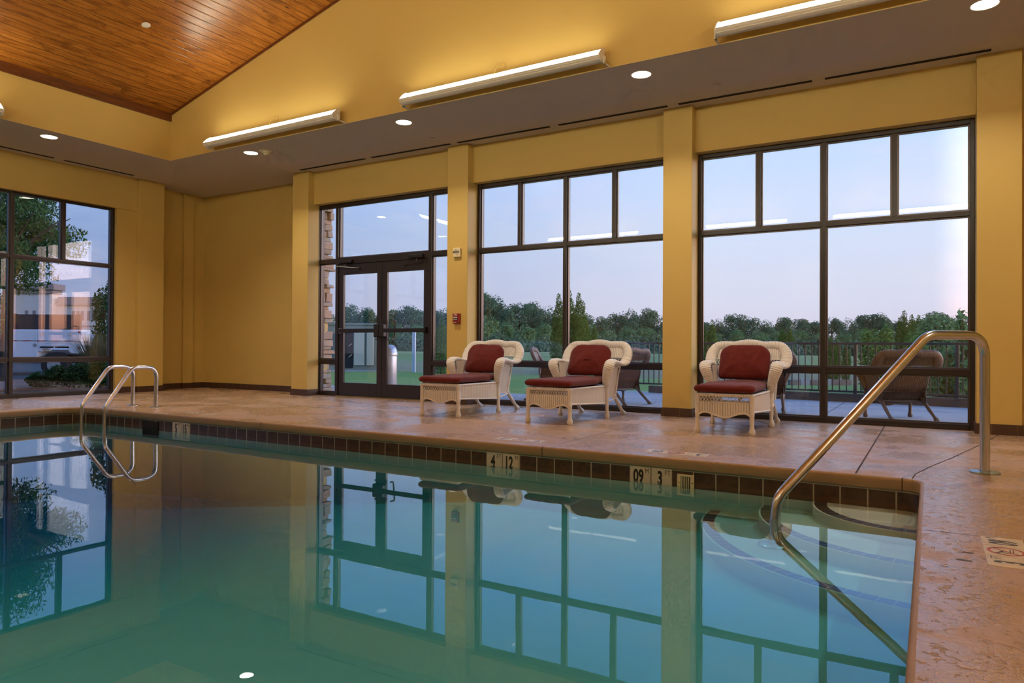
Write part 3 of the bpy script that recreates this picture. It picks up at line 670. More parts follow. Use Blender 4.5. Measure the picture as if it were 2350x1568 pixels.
fixture((GX1, 3.05, ZF), -pi/2, 'strip light on the right upper wall out of view', True)
# slot diffusers
def slot(x0, x1, y0, y1, label):
    t = thing('slot_diffuser', label, 'air vent', ((x0+x1)/2, (y0+y1)/2, ZS), 0, 'linear slot diffusers in the lowered ceiling'); hx, hy = (x1-x0)/2, (y1-y0)/2
    lx, ly = (hx+.05, .045) if hx > hy else (.045, hy+.05)
    s = MB(); s.box(-lx, lx, -ly, ly, -.0025, 0); obj('flange', s, SOFFIT, t, False)
    sx, sy = (hx, .027) if hx > hy else (.027, hy)
    s = MB(); s.box(-sx, sx, -sy, sy, -.006, -.002); obj('slot', s, DARK, t, False)
for a, b, w in ((-8.883, -7.475, 'left one over the double door'), (-7.347, -5.87, 'right one over the double door'), (-5.745, -4.279, 'left one over the middle window'), (-4.149, -2.698, 'right one over the middle window'), (-2.562, -1.099, 'left one over the right window'), (-.973, .498, 'right one over the right window')):
    slot(a, b, 8.145, 8.145, 'black linear air slot in the soffit, '+w)
slot(-11.655, -11.655, 4.3, 5.739, 'black linear air slot over the left window, at the photo edge'); slot(-11.655, -11.655, 5.892, 7.003, 'short black linear air slot over the left window, beside the pilaster')
# smoke detector
t = thing('smoke_detector', 'round white smoke detector on the soffit beside a downlight', 'smoke detector', (-8.47, 7.10, ZS))
s = MB(); s.lathe([(.0, -.018), (.078, -.016), (.092, -.008), (.094, 0)], 28); obj('base', s, IVORY, t)
s = MB(); s.lathe([(0, -.062), (.022, -.060), (.03, -.05), (.034, -.038), (.056, -.034), (.062, -.018)], 24); obj('sensor_head', s, IVORY, t)
for x, y, z, lab, m in ((-11.02, 7.746, ZS, 'flat sprinkler cover plate on the soffit in the left corner', SOFFIT), (-5.93, 7.80, ZS, 'flat sprinkler cover plate on the soffit in front of the pilaster with the fire alarm', SOFFIT), (-2.017, 7.763, ZS, 'flat sprinkler cover plate on the soffit over the right window', SOFFIT)):
    s = MB(); s.lathe([(0, -.008), (.038, -.008), (.042, -.006), (.042, 0)], 24); o = obj('sprinkler_cover', s, m); o.location = (x, y, z); tag(o, lab, 'sprinkler', 'sprinkler cover plates')
d = (_F2+_R3*((335-1175)/FPX)+_U3*((784-57)/FPX)); k = (ZE+SL*(0-GX0)-CH)/(d.z-SL*d.x); p = EYE+d*k
s = MB(); s.lathe([(0, -.010), (.046, -.010), (.052, -.007), (.052, 0)], 24); o = obj('sprinkler_cover', s, WHITEM); o.location = p; o.rotation_euler = (0, -sl, 0); tag(o, 'white round sprinkler cover plate on the wooden plank ceiling', 'sprinkler', 'sprinkler cover plates')

# ================================================================== TEXT
def text_mb(s_, h, wfac=.62, bold=.03, depth=.0012):
    c = bpy.data.curves.new('t', 'FONT'); c.body = s_; c.size = 1; c.offset = bold; c.extrude = 0; c.resolution_u = 3
    o = bpy.data.objects.new('t', c); C.objects.link(o); bpy.context.view_layer.update()
    me = bpy.data.meshes.new_from_object(o.evaluated_get(bpy.context.evaluated_depsgraph_get())); mb = MB()
    vs = [Vector(v.co) for v in me.vertices]; x0 = min(v.x for v in vs); x1 = max(v.x for v in vs); y0 = min(v.y for v in vs); y1 = max(v.y for v in vs)
    k = h/(y1-y0); kx = k*wfac
    mb.add([Vector(((v.x-x0)*kx, (v.y-y0)*k, depth)) for v in vs], [tuple(p.vertices) for p in me.polygons]); w_ = (x1-x0)*kx
    bpy.data.objects.remove(o); bpy.data.curves.remove(c); bpy.data.meshes.remove(me); return mb, w_
def shift(mb, x, y, z=0): mb.v = [(a+x, b+y, c+z) for a, b, c in mb.v]; return mb
TS = .158
def marker(label, num, unit, M, wide=TS, tile0=0., group=None):
    """square glazed tile with a numeral and a small unit, in its own plane (x right, y up, z out)"""
    t = thing('depth_marker', label, 'depth marker', (0, 0, 0), 0, group); t.matrix_world = M
    s = MB(); s.box(0, wide, tile0, .152, -.004, .001); obj('tile', s, TILEW, t, False, .002)
    a, w_ = text_mb(num, .108, .60, .035); shift(a, wide*.42-w_/2, .022); obj('numeral', a, INK, t, False)
    b, w2 = text_mb(unit, .036, .80, -.004); shift(b, wide-w2-.010, .100); obj('unit', b, INK, t, False); return t
def nodive(label, M, group=None):
    t = thing('no_diving_tile', label, 'sign tile', (0, 0, 0), 0, group); t.matrix_world = M
    s = MB(); s.box(0, TS, 0, .152, -.004, .001); obj('tile', s, TILEW, t, False, .002)
    s = MB(); n = 36; c = Vector((TS/2, .076, .0016)); R1, R0 = .066, .054; vs = []
    for k in range(n): a = 2*pi*k/n; vs += [c+Vector((R1*cos(a), R1*sin(a), 0)), c+Vector((R0*cos(a), R0*sin(a), 0))]
    s.add(vs, [(2*k, 2*k+1, (2*k+3) % (2*n), (2*k+2) % (2*n)) for k in range(n)])
    d1, d2 = Vector((.7, .7, 0)), Vector((-.7, .7, 0)); s.add([c+d1*.058+d2*.005, c+d1*.058-d2*.005, c-d1*.058-d2*.005, c-d1*.058+d2*.005], [(0, 1, 2, 3)])
    obj('prohibition_ring', s, INKRED, t, False)
    s = MB(); z = .0014
    def seg(a, b, w): 
        a, b = Vector((*a, 0)), Vector((*b, 0)); d = (b-a).normalized(); q = Vector((-d.y, d.x, 0))*w/2; s.add([Vector((0, 0, z))+p for p in (a+q, b+q, b-q, a-q)], [(0, 1, 2, 3)])
    seg((.045, .105), (.085, .085), .010); seg((.085, .085), (.112, .105), .007); seg((.06, .098), (.045, .070), .007); seg((.042, .066), (.115, .060), .004); seg((.05, .054), (.11, .050), .004)
    s.lathe([(0, z), (.009, z)], 10, (.036, .112, 0)); s.f = [f for f in s.f]
    obj('diver_symbol', s, INK, t, False); return t
def wallM(x, z=-.234, y=PY1+.0165): return Matrix(((1, 0, 0, x), (0, 0, -1, y), (0, 1, 0, z), (0, 0, 0, 1)))
G1 = 'depth markers in the waterline tile band'
marker('cream tile reading 4 FT in the waterline band', '4', 'FT', wallM(-3.296), tile0=.022, group=G1); marker('cream tile reading 12 M in the waterline band', '12', 'M', wallM(-3.131), tile0=.022, group=G1)
marker('cream tile reading 09 M in the waterline band', '09', 'M', wallM(-1.984), tile0=.022, group=G1); marker('cream tile reading 3 FT in the waterline band', '3', 'FT', wallM(-1.815), tile0=.022, group=G1)
marker('cream tile reading 5 FT in the waterline band near the ladder', '5', 'FT', wallM(-7.705), tile0=.022, group=G1); marker('cream tile reading 15 M in the waterline band near the ladder', '15', 'M', wallM(-7.54), tile0=.022, group=G1)
# small grille in the band
t = thing('pool_grille', 'cream slotted plastic grille in the waterline band beside the 3 FT tile', 'grille'); t.matrix_world = wallM(-1.614, -.232)
s = MB(); s.box(0, .127, 0, .014, 0, .010); s.box(0, .127, .106, .120, 0, .010); s.box(0, .024, .014, .106, 0, .010); s.box(.103, .127, .014, .106, 0, .010)
for k in range(6): s.box(.024+.0035+k*.0136, .024+.0035+k*.0136+.0062, .014, .106, 0, .009)
obj('grille_face', s, IVORY, t, False, .001); s = MB(); s.box(.02, .107, .012, .108, -.001, .001); obj('recess', s, DARK, t, False)
for x in (.012, .115): s = MB(); s.lathe([(0, .0125), (.004, .012), (.0045, .01)], 10, (x, .06, 0)); obj('screw', s, BEAD, t)
# skimmer opening
t = thing('skimmer_opening', 'dark skimmer opening in the tile band beside the ladder', 'pool skimmer'); t.matrix_world = wallM(-8.29, -.30)
s = MB(); s.box(0, .30, 0, .185, -.003, .0015); obj('mouth', s, DARK, t, False)
s = MB(); s.box(-.006, .306, .185, .192, 0, .004); s.box(-.006, 0, 0, .185, 0, .004); s.box(.30, .306, 0, .185, 0, .004); obj('rim', s, DARK, t, False)
# deck markers, flat on the floor
def deckM(x, y, ang, z=.0012): return Matrix.Translation((x, y, z)) @ Matrix.Rotation(ang, 4, 'Z')
G2 = 'depth markers set flat in the pool deck'
def deck_set(x, y, ang, ft, mt, where):
    ex = Vector((cos(ang), sin(ang), 0)); p = Vector((x, y, 0)); st = .1645
    marker(f'flat deck tile reading {ft} FT {where}', ft, 'FT', deckM(p.x, p.y, ang), group=G2)
    q = p+ex*st; nodive(f'flat deck tile with red no-diving symbol {where}', deckM(q.x, q.y, ang), 'no-diving tiles set flat in the pool deck')
    q = p+ex*2*st; marker(f'flat deck tile reading {mt} M {where}', mt, 'M', deckM(q.x, q.y, ang), group=G2)
deck_set(.340, 3.245, pi/2, '3', '09', 'at the right edge of the photo'); deck_set(-1.46, 5.47, pi, '3', '09', 'on the far deck near the grille'); deck_set(-2.87, 5.47, pi, '4', '12', 'on the far deck above the 4 FT tile'); deck_set(-7.3, 5.46, pi, '5', '15', 'on the far deck right of the ladder')

# ================================================================== STEEL RAILS
t = thing('handrail', 'curved stainless steel grab rail standing in the pool corner steps', 'handrail')
A = Vector((.31, 5.645, 0)); D = Vector((-.6695, -.7428, 0))
def hp(d, z): return A+D*d+Vector((0, 0, z))
path = bend([hp(0, .0), hp(0, .915), hp(.49, .912), hp(1.64, -.075), hp(1.665, -.36)], [.15, .17, .16], 12)
s = MB(); s.tube(path, .030, 20); obj('rail', s, STEEL, t)
s = MB(); s.lathe([(.088, 0), (.088, .008), (.080, .014), (.034, .017), (.034, .0)], 32, tuple(A)); 
FLANGE = plain('tarnished_flange', (.36, .42, .38), .35, .8); obj('deck_flange', s, FLANGE, t)
q = hp(1.665, -.352); s = MB(); s.lathe([(.088, 0), (.088, .008), (.080, .014), (.034, .017)], 32, tuple(q)); obj('step_flange', s, FLANGE, t)
t = thing('pool_ladder', 'two-rail stainless steel ladder at the far left pool edge', 'pool ladder')
for x in (-9.27, -8.75):
    s = MB(); s.tube(bend([(x, 5.59, 0), (x, 5.60, .53), (x, 5.27, .53), (x, 4.93, .05), (x, 4.93, -.9)], [.17, .16, .14], 10), .0265, 16); obj('rail', s, STEEL, t)
    s = MB(); s.lathe([(.072, 0), (.072, .008), (.064, .013), (.03, .016), (.03, 0)], 28, (x, 5.59, 0)); obj('deck_flange', s, STEEL, t)
for z in (-.42, -.68): s = MB(); s.box(-9.27, -8.75, 4.88, 4.98, z, z+.03); obj('tread', s, WHITEM, t, False, .006)

# ================================================================== FIRE ALARM DEVICES (on the second pilaster)
t = thing('fire_alarm_pull', 'red fire alarm pull station on the pilaster beside the door', 'fire alarm', (-5.80, YP, 1.22))
s = MB(); s.box(-.056, .056, -.045, 0, -.072, .072); obj('housing', s, REDP, t, False, .006)
def face_text(s_, h, x, z, m, par, y, wf=.8, bold=.01, name='lettering'):
    a, w_ = text_mb(s_, h, wf, bold); a.v = [(p[0]-w_/2+x, y-p[2], p[1]+z) for p in a.v]; return obj(name, a, m, par, False)
WPRINT = plain('white_print', (.75, .68, .62), .5)
face_text('FIRE', .027, -.004, .040, WPRINT, t, -.0455)
s = MB(); s.box(-.042, .034, -.052, -.045, -.028, .028); ph = obj('pull_handle', s, plain('pull_bar', (.05, .04, .04), .4), t, False, .004)
s = MB(); s.box(-.036, .028, -.054, -.052, .006, .022); s.box(-.036, .028, -.054, -.052, -.020, -.014); obj('handle_plate', s, WPRINT, ph, False)
face_text('PULL', .010, -.004, .009, INK, ph, -.0545)
s = MB(); s.lathe([(0, .004), (.010, .003), (.010, 0)], 14); s.xf(Matrix.Translation((.030, -.045, -.052)) @ Matrix.Rotation(pi/2, 4, 'X')); obj('key_lock', s, INK, t)
s = MB(); s.box(-.040, .004, -.0458, -.045, -.058, -.052); obj('print_line', s, WPRINT, t, False)
t = thing('alarm_strobe', 'ivory fire alarm horn strobe high on the pilaster beside the door', 'fire alarm', (-5.80, YP, 2.16))
s = MB(); s.box(-.062, .062, -.04, 0, -.066, .066); obj('housing', s, IVORY, t, False, .010)
s = MB(); s.box(-.058, .046, -.047, -.04, -.006, .026); obj('strobe_lens', s, plain('strobe_window', (.30, .27, .24), .15), t, False, .004)
s = MB(); 
for x in (-.046, -.028, -.008, .014, .034): s.box(x, x+.007, -.0478, -.047, -.003, .023)
s.box(-.014, -.004, -.0415, -.04, .034, .050); obj('lens_mark', s, INK, t, False)
face_text('FIRE', .016, .016, -.042, INKRED, t, -.0405)

# ================================================================== WICKER FURNITURE
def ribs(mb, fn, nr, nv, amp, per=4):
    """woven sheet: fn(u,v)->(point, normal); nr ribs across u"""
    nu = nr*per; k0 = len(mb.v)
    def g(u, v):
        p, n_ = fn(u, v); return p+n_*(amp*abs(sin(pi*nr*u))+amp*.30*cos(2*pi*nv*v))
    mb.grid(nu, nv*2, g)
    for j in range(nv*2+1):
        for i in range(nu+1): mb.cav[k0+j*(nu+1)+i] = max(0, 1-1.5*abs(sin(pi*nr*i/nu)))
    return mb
def roll(mb, pts, a, b, step=.0058, n=12, per=.0165):
    """thick wrapped wicker roll; pts (x,y,z, wx,wy,wz): centre line and width direction"""
    R_ = cr(pts, step); N = len(R_); vs = []; fs = []; s_ = 0; cavs = []; k0 = len(mb.v)
    for i, q in enumerate(R_):
        p = Vector(q[:3]); w_ = Vector(q[3:6]); tn = (Vector(R_[min(i+1, N-1)][:3])-Vector(R_[max(i-1, 0)][:3])).normalized()
        if i: s_ += (p-Vector(R_[i-1][:3])).length
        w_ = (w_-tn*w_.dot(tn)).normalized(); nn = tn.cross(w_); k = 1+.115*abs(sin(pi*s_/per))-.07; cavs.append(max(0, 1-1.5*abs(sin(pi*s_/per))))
        aa, bb = a*q[6], b*q[6]
        for j in range(n):
            c_ = 2*pi*j/n; vs.append(p+w_*(aa*k*cos(c_))+nn*(bb*k*sin(c_)))
    for i in range(N-1):
        for j in range(n): fs.append((i*n+j, i*n+(j+1) % n, (i+1)*n+(j+1) % n, (i+1)*n+j))
    fs += [tuple(range(n-1, -1, -1)), tuple((N-1)*n+j for j in range(n))]
    for i in range(N):
        for j in range(n): mb.cav[k0+i*n+j] = cavs[i]
    return mb.add(vs, fs)
HALF = [(.300, .835, .375, 1, 0, 0, .80), (.312, .80, .44, 1, 0, 0, .85), (.340, .775, .54, 1, 0, 0, 1.12), (.362, .775, .612, 1, .0, 0, 1.25), (.366, .815, .650, 1, 0, .0, 1.25), (.356, .90, .655, 1, 0, .0, 1.15), (.350, 1.02, .640, 1, 0, .0, 1),
        (.366, 1.115, .628, 1, 0, -.15, 1), (.392, 1.185, .648, 1, 0, -.1, 1.2), (.400, 1.235, .715, 1, 0, .15, 1.25), (.384, 1.27, .782, 1, .0, .5, 1.2), (.335, 1.295, .838, .6, 0, .8, 1.05), (.25, 1.305, .850, .12, 0, 1, 1), (.16, 1.308, .846, -.05, 0, 1, 1), (.075, 1.312, .862, -.1, 0, 1, 1), (0, 1.314, .870, 0, 0, 1, 1)]
def mir(q): return (-q[0], q[1], q[2], -q[3], q[4], q[5], q[6])
FULL = HALF+[mir(q) for q in HALF[-2::-1]]
def leg(p0, p1, r0=.023, r1=.019):
    s = MB(); p0, p1 = Vector(p0), Vector(p1); d = (p1-p0).normalized(); L_ = (p1-p0).length
    st = [(0, r0), (.02, r0*1.12), (.035, r0), (L_*.45, r0*.98), (L_*.47, r0*1.1), (L_*.49, r0*.98), (L_-.085, r1), (L_-.075, r1*1.15), (L_-.06, r1*1.2), (L_-.035, r1*1.68), (L_-.015, r1*1.6), (L_, r1*1.2)]
    s.tube([p0+d*a for a, b in st], 0, 12, True, [b for a, b in st]); return s
def xlattice(mb, p0, p1, z0, z1, n, r=.0028, y=None):
    for k in range(n):
        for s0, s1 in ((k, k+1), (k+1, k)):
            a = p0.lerp(p1, s0/n); b = p0.lerp(p1, s1/n); mb.tube([(a.x, a.y, z0), (b.x, b.y, z1)], r, 5, False)
def scal(u, zt_, amp):   # scalloped lower edge of an apron
    return zt_-amp*(.5-.5*cos(2*pi*u)) if True else zt_
def wicker(root, W, LG, chaise, fine=1.0):
    """shared woven shell of the chaises and the patio armchairs"""
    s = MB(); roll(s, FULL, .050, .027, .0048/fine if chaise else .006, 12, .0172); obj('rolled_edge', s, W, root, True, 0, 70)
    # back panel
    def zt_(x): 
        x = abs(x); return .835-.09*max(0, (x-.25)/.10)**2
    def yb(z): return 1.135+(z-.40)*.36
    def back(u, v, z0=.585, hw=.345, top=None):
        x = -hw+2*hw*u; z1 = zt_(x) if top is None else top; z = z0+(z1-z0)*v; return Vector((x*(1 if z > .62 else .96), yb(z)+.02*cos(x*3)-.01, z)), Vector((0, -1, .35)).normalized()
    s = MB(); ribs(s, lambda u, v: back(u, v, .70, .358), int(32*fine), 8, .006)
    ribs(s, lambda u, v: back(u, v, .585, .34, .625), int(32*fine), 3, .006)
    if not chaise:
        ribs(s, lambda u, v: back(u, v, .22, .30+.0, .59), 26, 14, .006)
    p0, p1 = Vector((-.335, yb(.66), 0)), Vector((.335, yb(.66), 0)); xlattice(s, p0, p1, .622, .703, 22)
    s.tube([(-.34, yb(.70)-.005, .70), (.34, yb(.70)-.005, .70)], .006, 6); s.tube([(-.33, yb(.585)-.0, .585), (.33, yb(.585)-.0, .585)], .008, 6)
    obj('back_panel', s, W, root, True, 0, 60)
    # arm panels (outer and inner skins)
    for sg in (1, -1):
        s = MB()
        def side(u, v):
            y0, y1 = .80+.07*(1-v), 1.13+.07*(1-v)**2; y = y0+(y1-y0)*u; z0 = .235-.02*u; z = z0+(.645-z0)*v
            x = .292+.045*v*v-.012*u*(1-v); return Vector((sg*x, y, z)), Vector((sg, 0, 0))
        ribs(s, side, int(17*fine), 14, .006)
        def inner(u, v):
            y = .80+.30*u; z = .38+.26*v; return Vector((sg*(.268+.03*v), y, z)), Vector((-sg, 0, 0))
        ribs(s, inner, 14, 8, .005)
        obj('arm_panel', s, W, root, True, 0, 60)
    # seat deck, rails and legs
    yf = .0 if chaise else .80; hw0 = .255 if chaise else .295
    s = MB(); s.add([(-hw0, yf, .378), (hw0, yf, .378), (.285, .82, .378), (.285, 1.15, .378), (-.285, 1.15, .378), (-.285, .82, .378)] if chaise else [(-.295, .80, .378), (.295, .80, .378), (.285, 1.17, .36), (-.285, 1.17, .36)], [(0, 1, 2, 3, 4, 5)] if chaise else [(0, 1, 2, 3)])
    roll(s, [(-hw0-.005, yf, .372, 0, 0, 1, 1), (0, yf, .372, 0, 0, 1, 1), (hw0+.005, yf, .372, 0, 0, 1, 1)], .020, .022, .007, 8, .022)
    if chaise:
        for sg in (1, -1): s.tube([(sg*hw0, .0, .374), (sg*.29, .84, .374)], .013, 8)
    obj('seat_deck', s, W, root, True, 0, 60)
    s = MB(); ya = yf-.004; zl = (.302, .352)
    xlattice(s, Vector((-hw0+.02, ya, 0)), Vector((hw0-.02, ya, 0)), zl[0], zl[1], 15, .003)
    s.tube([(-hw0, ya, zl[0]), (hw0, ya, zl[0])], .005, 6)
    def apz(u): 
        x = abs(2*u-1); return .205-.045*(.5+.5*cos(pi*min(1, x/.72))) if x < .72 else .205-.04*((x-.72)/.28)**2
    def ap(u, v):
        x = -hw0+2*hw0*u; z0 = apz(u); return Vector((x, ya, z0+(zl[0]-z0)*v)), Vector((0, -1, 0))
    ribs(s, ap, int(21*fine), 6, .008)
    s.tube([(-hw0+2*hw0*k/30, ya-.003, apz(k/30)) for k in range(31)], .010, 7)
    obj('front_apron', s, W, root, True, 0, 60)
    if chaise:
        for sg in (1, -1):
            s = MB()
            def sp_(u, v):
                y = .84*u; z0 = .215-.04*u+.02*cos(u*pi*1.0)*0; return Vector((sg*(hw0+.035*u), y, z0+(.372-z0)*v)), Vector((sg, 0, 0))
            ribs(s, sp_, 34, 8, .006); s.tube([(sg*(hw0+.035*k/12), .84*k/12, .215-.04*k/12) for k in range(13)], .010, 7)
            s.tube([(sg*.29, .86, .185), (sg*.285, 1.05, .20), (sg*.28, 1.17, .225)], .010, 7)
            obj('side_apron', s, W, root, True, 0, 60)
        for x in (-.255, .255): obj('leg', leg((x, 0, .375), (x, 0, 0)), LG, root)
    for sg in (1, -1):
        obj('leg', leg((sg*.298, .855 if chaise else .81, .40), (sg*.302, .865 if chaise else .80, 0)), LG, root)
        obj('leg', leg((sg*.272, 1.10, .27), (sg*.285, 1.42, 0), .023, .020), LG, root)
    s = MB(); s.tube([(-.28, 1.10, .235), (.28, 1.10, .235)], .012, 8); s.tube([(-.29, .86, .20), (.29, .86, .20)], .012, 8); obj('stretcher', s, LG, root)
    # scroll bracket under the wing
    for sg in (1, -1):
        s = MB(); s.tube(bend([(sg*.30, 1.12, .27), (sg*.31, 1.17, .50), (sg*.345, 1.15, .60)], .1), .011, 8); obj('back_post', s, LG, root)
def rrect(x0, x1, y0, y1, rs, n=7):
    out = []
    for (cx, cy, a0), r in zip(((x1, y1, 0), (x0, y1, 90), (x0, y0, 180), (x1, y0, 270)), rs):
        sx = 1 if cx == x1 else -1; sy = 1 if cy == y1 else -1
        for k in range(n): a = radians(a0+90*k/(n-1)); out.append((cx-sx*r+r*cos(a), cy-sy*r+r*sin(a)))
    return out
def pad(x0, x1, y0, y1, rs, h, seed, puff=.012, wr=.006, M=None):
    """stuffed cushion: outline in xy, thickness h along z"""
    mb = MB(); e = .02; rings = [(e*2.2, 0), (e*.6, .1*h), (0, .3*h), (-.002, .5*h), (0, .7*h), (e*.6, .9*h), (e*2.2, h)]
    m_ = 4; loops = []
    base = rrect(x0, x1, y0, y1, rs, 8); dense = []
    for i in range(len(base)):
        a, b = Vector(base[i]), Vector(base[(i+1) % len(base)]); k = max(1, int((b-a).length/.03)); dense += [a.lerp(b, j/k) for j in range(k)]
    cx, cy = (x0+x1)/2, (y0+y1)/2; n = len(dense)
    def ring(ins, z): 
        fx = 1-ins/((x1-x0)/2); fy = 1-ins/((y1-y0)/2); return [Vector((cx+(p.x-cx)*fx, cy+(p.y-cy)*fy, z)) for p in dense]
    for k in range(3, 0, -1): loops.append(ring(e*2.2+(min(x1-x0, y1-y0)/2-e*2.2)*k*.3, -puff*.3*k*.3))
    for ins, z in rings: loops.append(ring(ins, z))
    for k in range(1, 8): f_ = k/8; loops.append(ring(e*2.2+(min(x1-x0, y1-y0)/2-e*2.2)*f_*.98, h+puff*(1-(1-f_)**2)))
    vs = [p for l_ in loops for p in l_]
    out = []
    for p in vs:
        w_ = wr*(noise.noise(Vector((p.x*7, p.y*7, p.z*7+seed)))+.7*noise.noise(Vector((p.x*24, p.y*7, seed*3.1)))-.8*abs(noise.noise(Vector((p.x*11+p.y*6, p.y*13-p.x*5, seed))))); out.append(Vector((p.x, p.y, p.z+w_*(1 if p.z > h*.5 else .3))))
    if M is not None: out = [M @ p for p in out]
    mb.add(out, [(i*n+k, i*n+(k+1) % n, (i+1)*n+(k+1) % n, (i+1)*n+k) for i in range(len(loops)-1) for k in range(n)]+[tuple(range(n-1, -1, -1)), tuple((len(loops)-1)*n+k for k in range(n))]); return mb
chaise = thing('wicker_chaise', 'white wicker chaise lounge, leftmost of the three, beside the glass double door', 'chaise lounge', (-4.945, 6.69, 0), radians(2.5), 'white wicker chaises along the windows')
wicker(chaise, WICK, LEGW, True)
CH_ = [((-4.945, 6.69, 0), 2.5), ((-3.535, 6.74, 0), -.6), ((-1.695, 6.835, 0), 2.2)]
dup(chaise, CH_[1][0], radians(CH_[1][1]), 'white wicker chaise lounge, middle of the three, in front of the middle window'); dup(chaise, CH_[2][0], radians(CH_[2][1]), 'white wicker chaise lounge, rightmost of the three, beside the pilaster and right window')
WH = ['leftmost chaise beside the door', 'middle chaise of the three', 'rightmost chaise near the handrail']
for i, (loc, rz) in enumerate(CH_):
    t = obj('seat_cushion', pad(-.285, .285, -.055, 1.12, (.04, .04, .045, .045), .075, i*5.3, .012, .007), CUSH, None, True, 0, 80)
    for v_ in t.data.vertices: v_.co.x *= 1-.115*max(0, min(1, (v_.co.y-.60)/.16))
    t.location = (loc[0], loc[1], .397); t.rotation_euler = (0, 0, radians(rz)); tag(t, 'dark red seat cushion lying on the '+WH[i], 'cushion', 'red seat cushions on the chaises')
    M = Matrix.Translation((0, 1.0, .476)) @ Matrix.Rotation(radians(68), 4, 'X')
    t = obj('back_cushion', pad(-.262, .262, 0, .385, (.13, .13, .035, .035), .085, 40+i*7.7, .03, .013, M), CUSH, None, True, 0, 80)
    t.location = (loc[0], loc[1], 0); t.rotation_euler = (0, 0, radians(rz)); tag(t, 'dark red round-topped back cushion propped on the '+WH[i], 'cushion', 'red back cushions on the chaises')

# ================================================================== OUTSIDE: PATIO
mb = MB(); mb.box(-6.1, 4.5, 8.62, 12.85, -.2, -.012); o = struct('ground_patio', mb, CONC, 'grey concrete patio outside the windows', 'patio')
for x in (-3.6, -1.15, 1.3): s = MB(); s.box(x-.006, x+.006, 8.63, 12.6, -.0125, -.0112); obj('control_joint', s, CURB, o, False)
for y in (9.35, 11.0): s = MB(); s.box(-6, 4.4, y-.006, y+.006, -.0125, -.0112); obj('control_joint', s, CURB, o, False)
mb = MB(); mb.box(-14, -6.1, 8.62, 11.0, -.2, -.02); struct('ground_walkway', mb, CONC, 'concrete walkway outside the double door', 'walkway')
R0, R1 = Vector((-5.05, 12.72, 0)), Vector((1.75, 11.90, 0)); rd = (R1-R0).normalized(); ra = atan2(rd.y, rd.x); RL = (R1-R0).length
t = thing('patio_railing', 'dark metal railing with thin balusters along the patio edge', 'railing', R0, ra)
s = MB(); s.box(0, RL, -.022, .022, .885, .922); obj('top_rail', s, RAILM, t, False, .004)
s = MB(); s.box(0, RL, -.014, .014, .135, .165); obj('bottom_rail', s, RAILM, t, False, .003)
for k in range(6): x = .01+k*1.352; s = MB(); s.box(x-.024, x+.024, -.024, .024, -.015, .89); obj('post', s, RAILM, t, False, .003)
k = 0; x = .11; first = None
while x < RL-.05:
    if min(abs(x-(.01+j*1.352)) for j in range(6)) > .05:
        if first is None:
            s = MB(); s.box(-.0075, .0075, -.0075, .0075, .15, .89); first = obj('baluster', s, RAILM, t, False); first.location = (x, 0, 0)
        else: o = first.copy(); C.objects.link(o); o.parent = t; o.location = (x, 0, 0)
    x += .1035
mb = MB(); mb.box(.55, RL, -.07, .07, -.02, .115); o = obj('patio_curb', mb, CURB, None, False, .006); o.location = R0; o.rotation_euler = (0, 0, ra); tag(o, 'low dark masonry curb under the patio railing', 'curb', None, 'structure')
arm = thing('patio_armchair', 'brown wicker patio armchair seen from behind, outside the right window', 'armchair', (-.86, 10.55, -.012), radians(155), 'brown wicker chairs on the patio')
wicker(arm, BWICK, BLEG, False)
def place_arm(o, p, rz):      # put the middle of the seat at p
    o.rotation_euler = (0, 0, rz); o.scale = (.92, .92, .92); o.location = Vector((p[0], p[1], -.012))-Matrix.Rotation(rz, 3, 'Z') @ Vector((0, .966, 0))
place_arm(arm, (-.33, 9.60), radians(212))
for p, rz, lab in (((-5.18, 9.85), radians(112), 'brown wicker patio armchair outside, seen between the leftmost and middle chaises'), ((-3.95, 9.85), radians(248), 'brown wicker patio armchair outside, half hidden behind the middle chaise'), ((-1.90, 9.6), radians(192), 'brown wicker patio armchair outside, mostly hidden behind the rightmost chaise')):
    c = dup(arm, (0, 0, 0), 0, lab); place_arm(c, p, rz)
# stone pier beside the door
mb = MB(); rs = random.Random(3); z = -.1
def rock(x0, x1, y0, y1, z0, z1):
    e = min(z1-z0, x1-x0, y1-y0)*.22; q = []
    for sx, xx in ((1, x0), (-1, x1)):
        for sy, yy in ((1, y0), (-1, y1)):
            for sz, zz in ((1, z0), (-1, z1)):
                j = lambda a=.012: rs.uniform(-a, a)
                q.append(Vector((xx+j(), yy+j(), zz+j(.006))))
    mb.add(q, [(0,1,3,2),(4,6,7,5),(0,4,5,1),(2,3,7,6),(0,2,6,4),(1,5,7,3)])
while z < 3.4:
    h = rs.uniform(.05, .16); y = 8.66
    while y < 8.98:
        L_ = rs.uniform(.14, .36); rock(-9.5, -9.02+rs.uniform(-.045, .05), y, (9.02+rs.uniform(-.05, .06) if y+L_ > 8.93 else y+L_)-.008, z, z+h-.008); y += L_ if y+L_ <= 8.93 else 1
    z += h
o = obj('stone_pier', mb, STONE, None, False, .012); tag(o, 'rough stacked stone pier outside the left sidelight of the door', 'stone pier', None, 'structure')
mb = MB(); mb.box(-9.48, -9.09, 8.70, 8.96, -.1, 3.4); obj('mortar_core', mb, CURB, o, False)
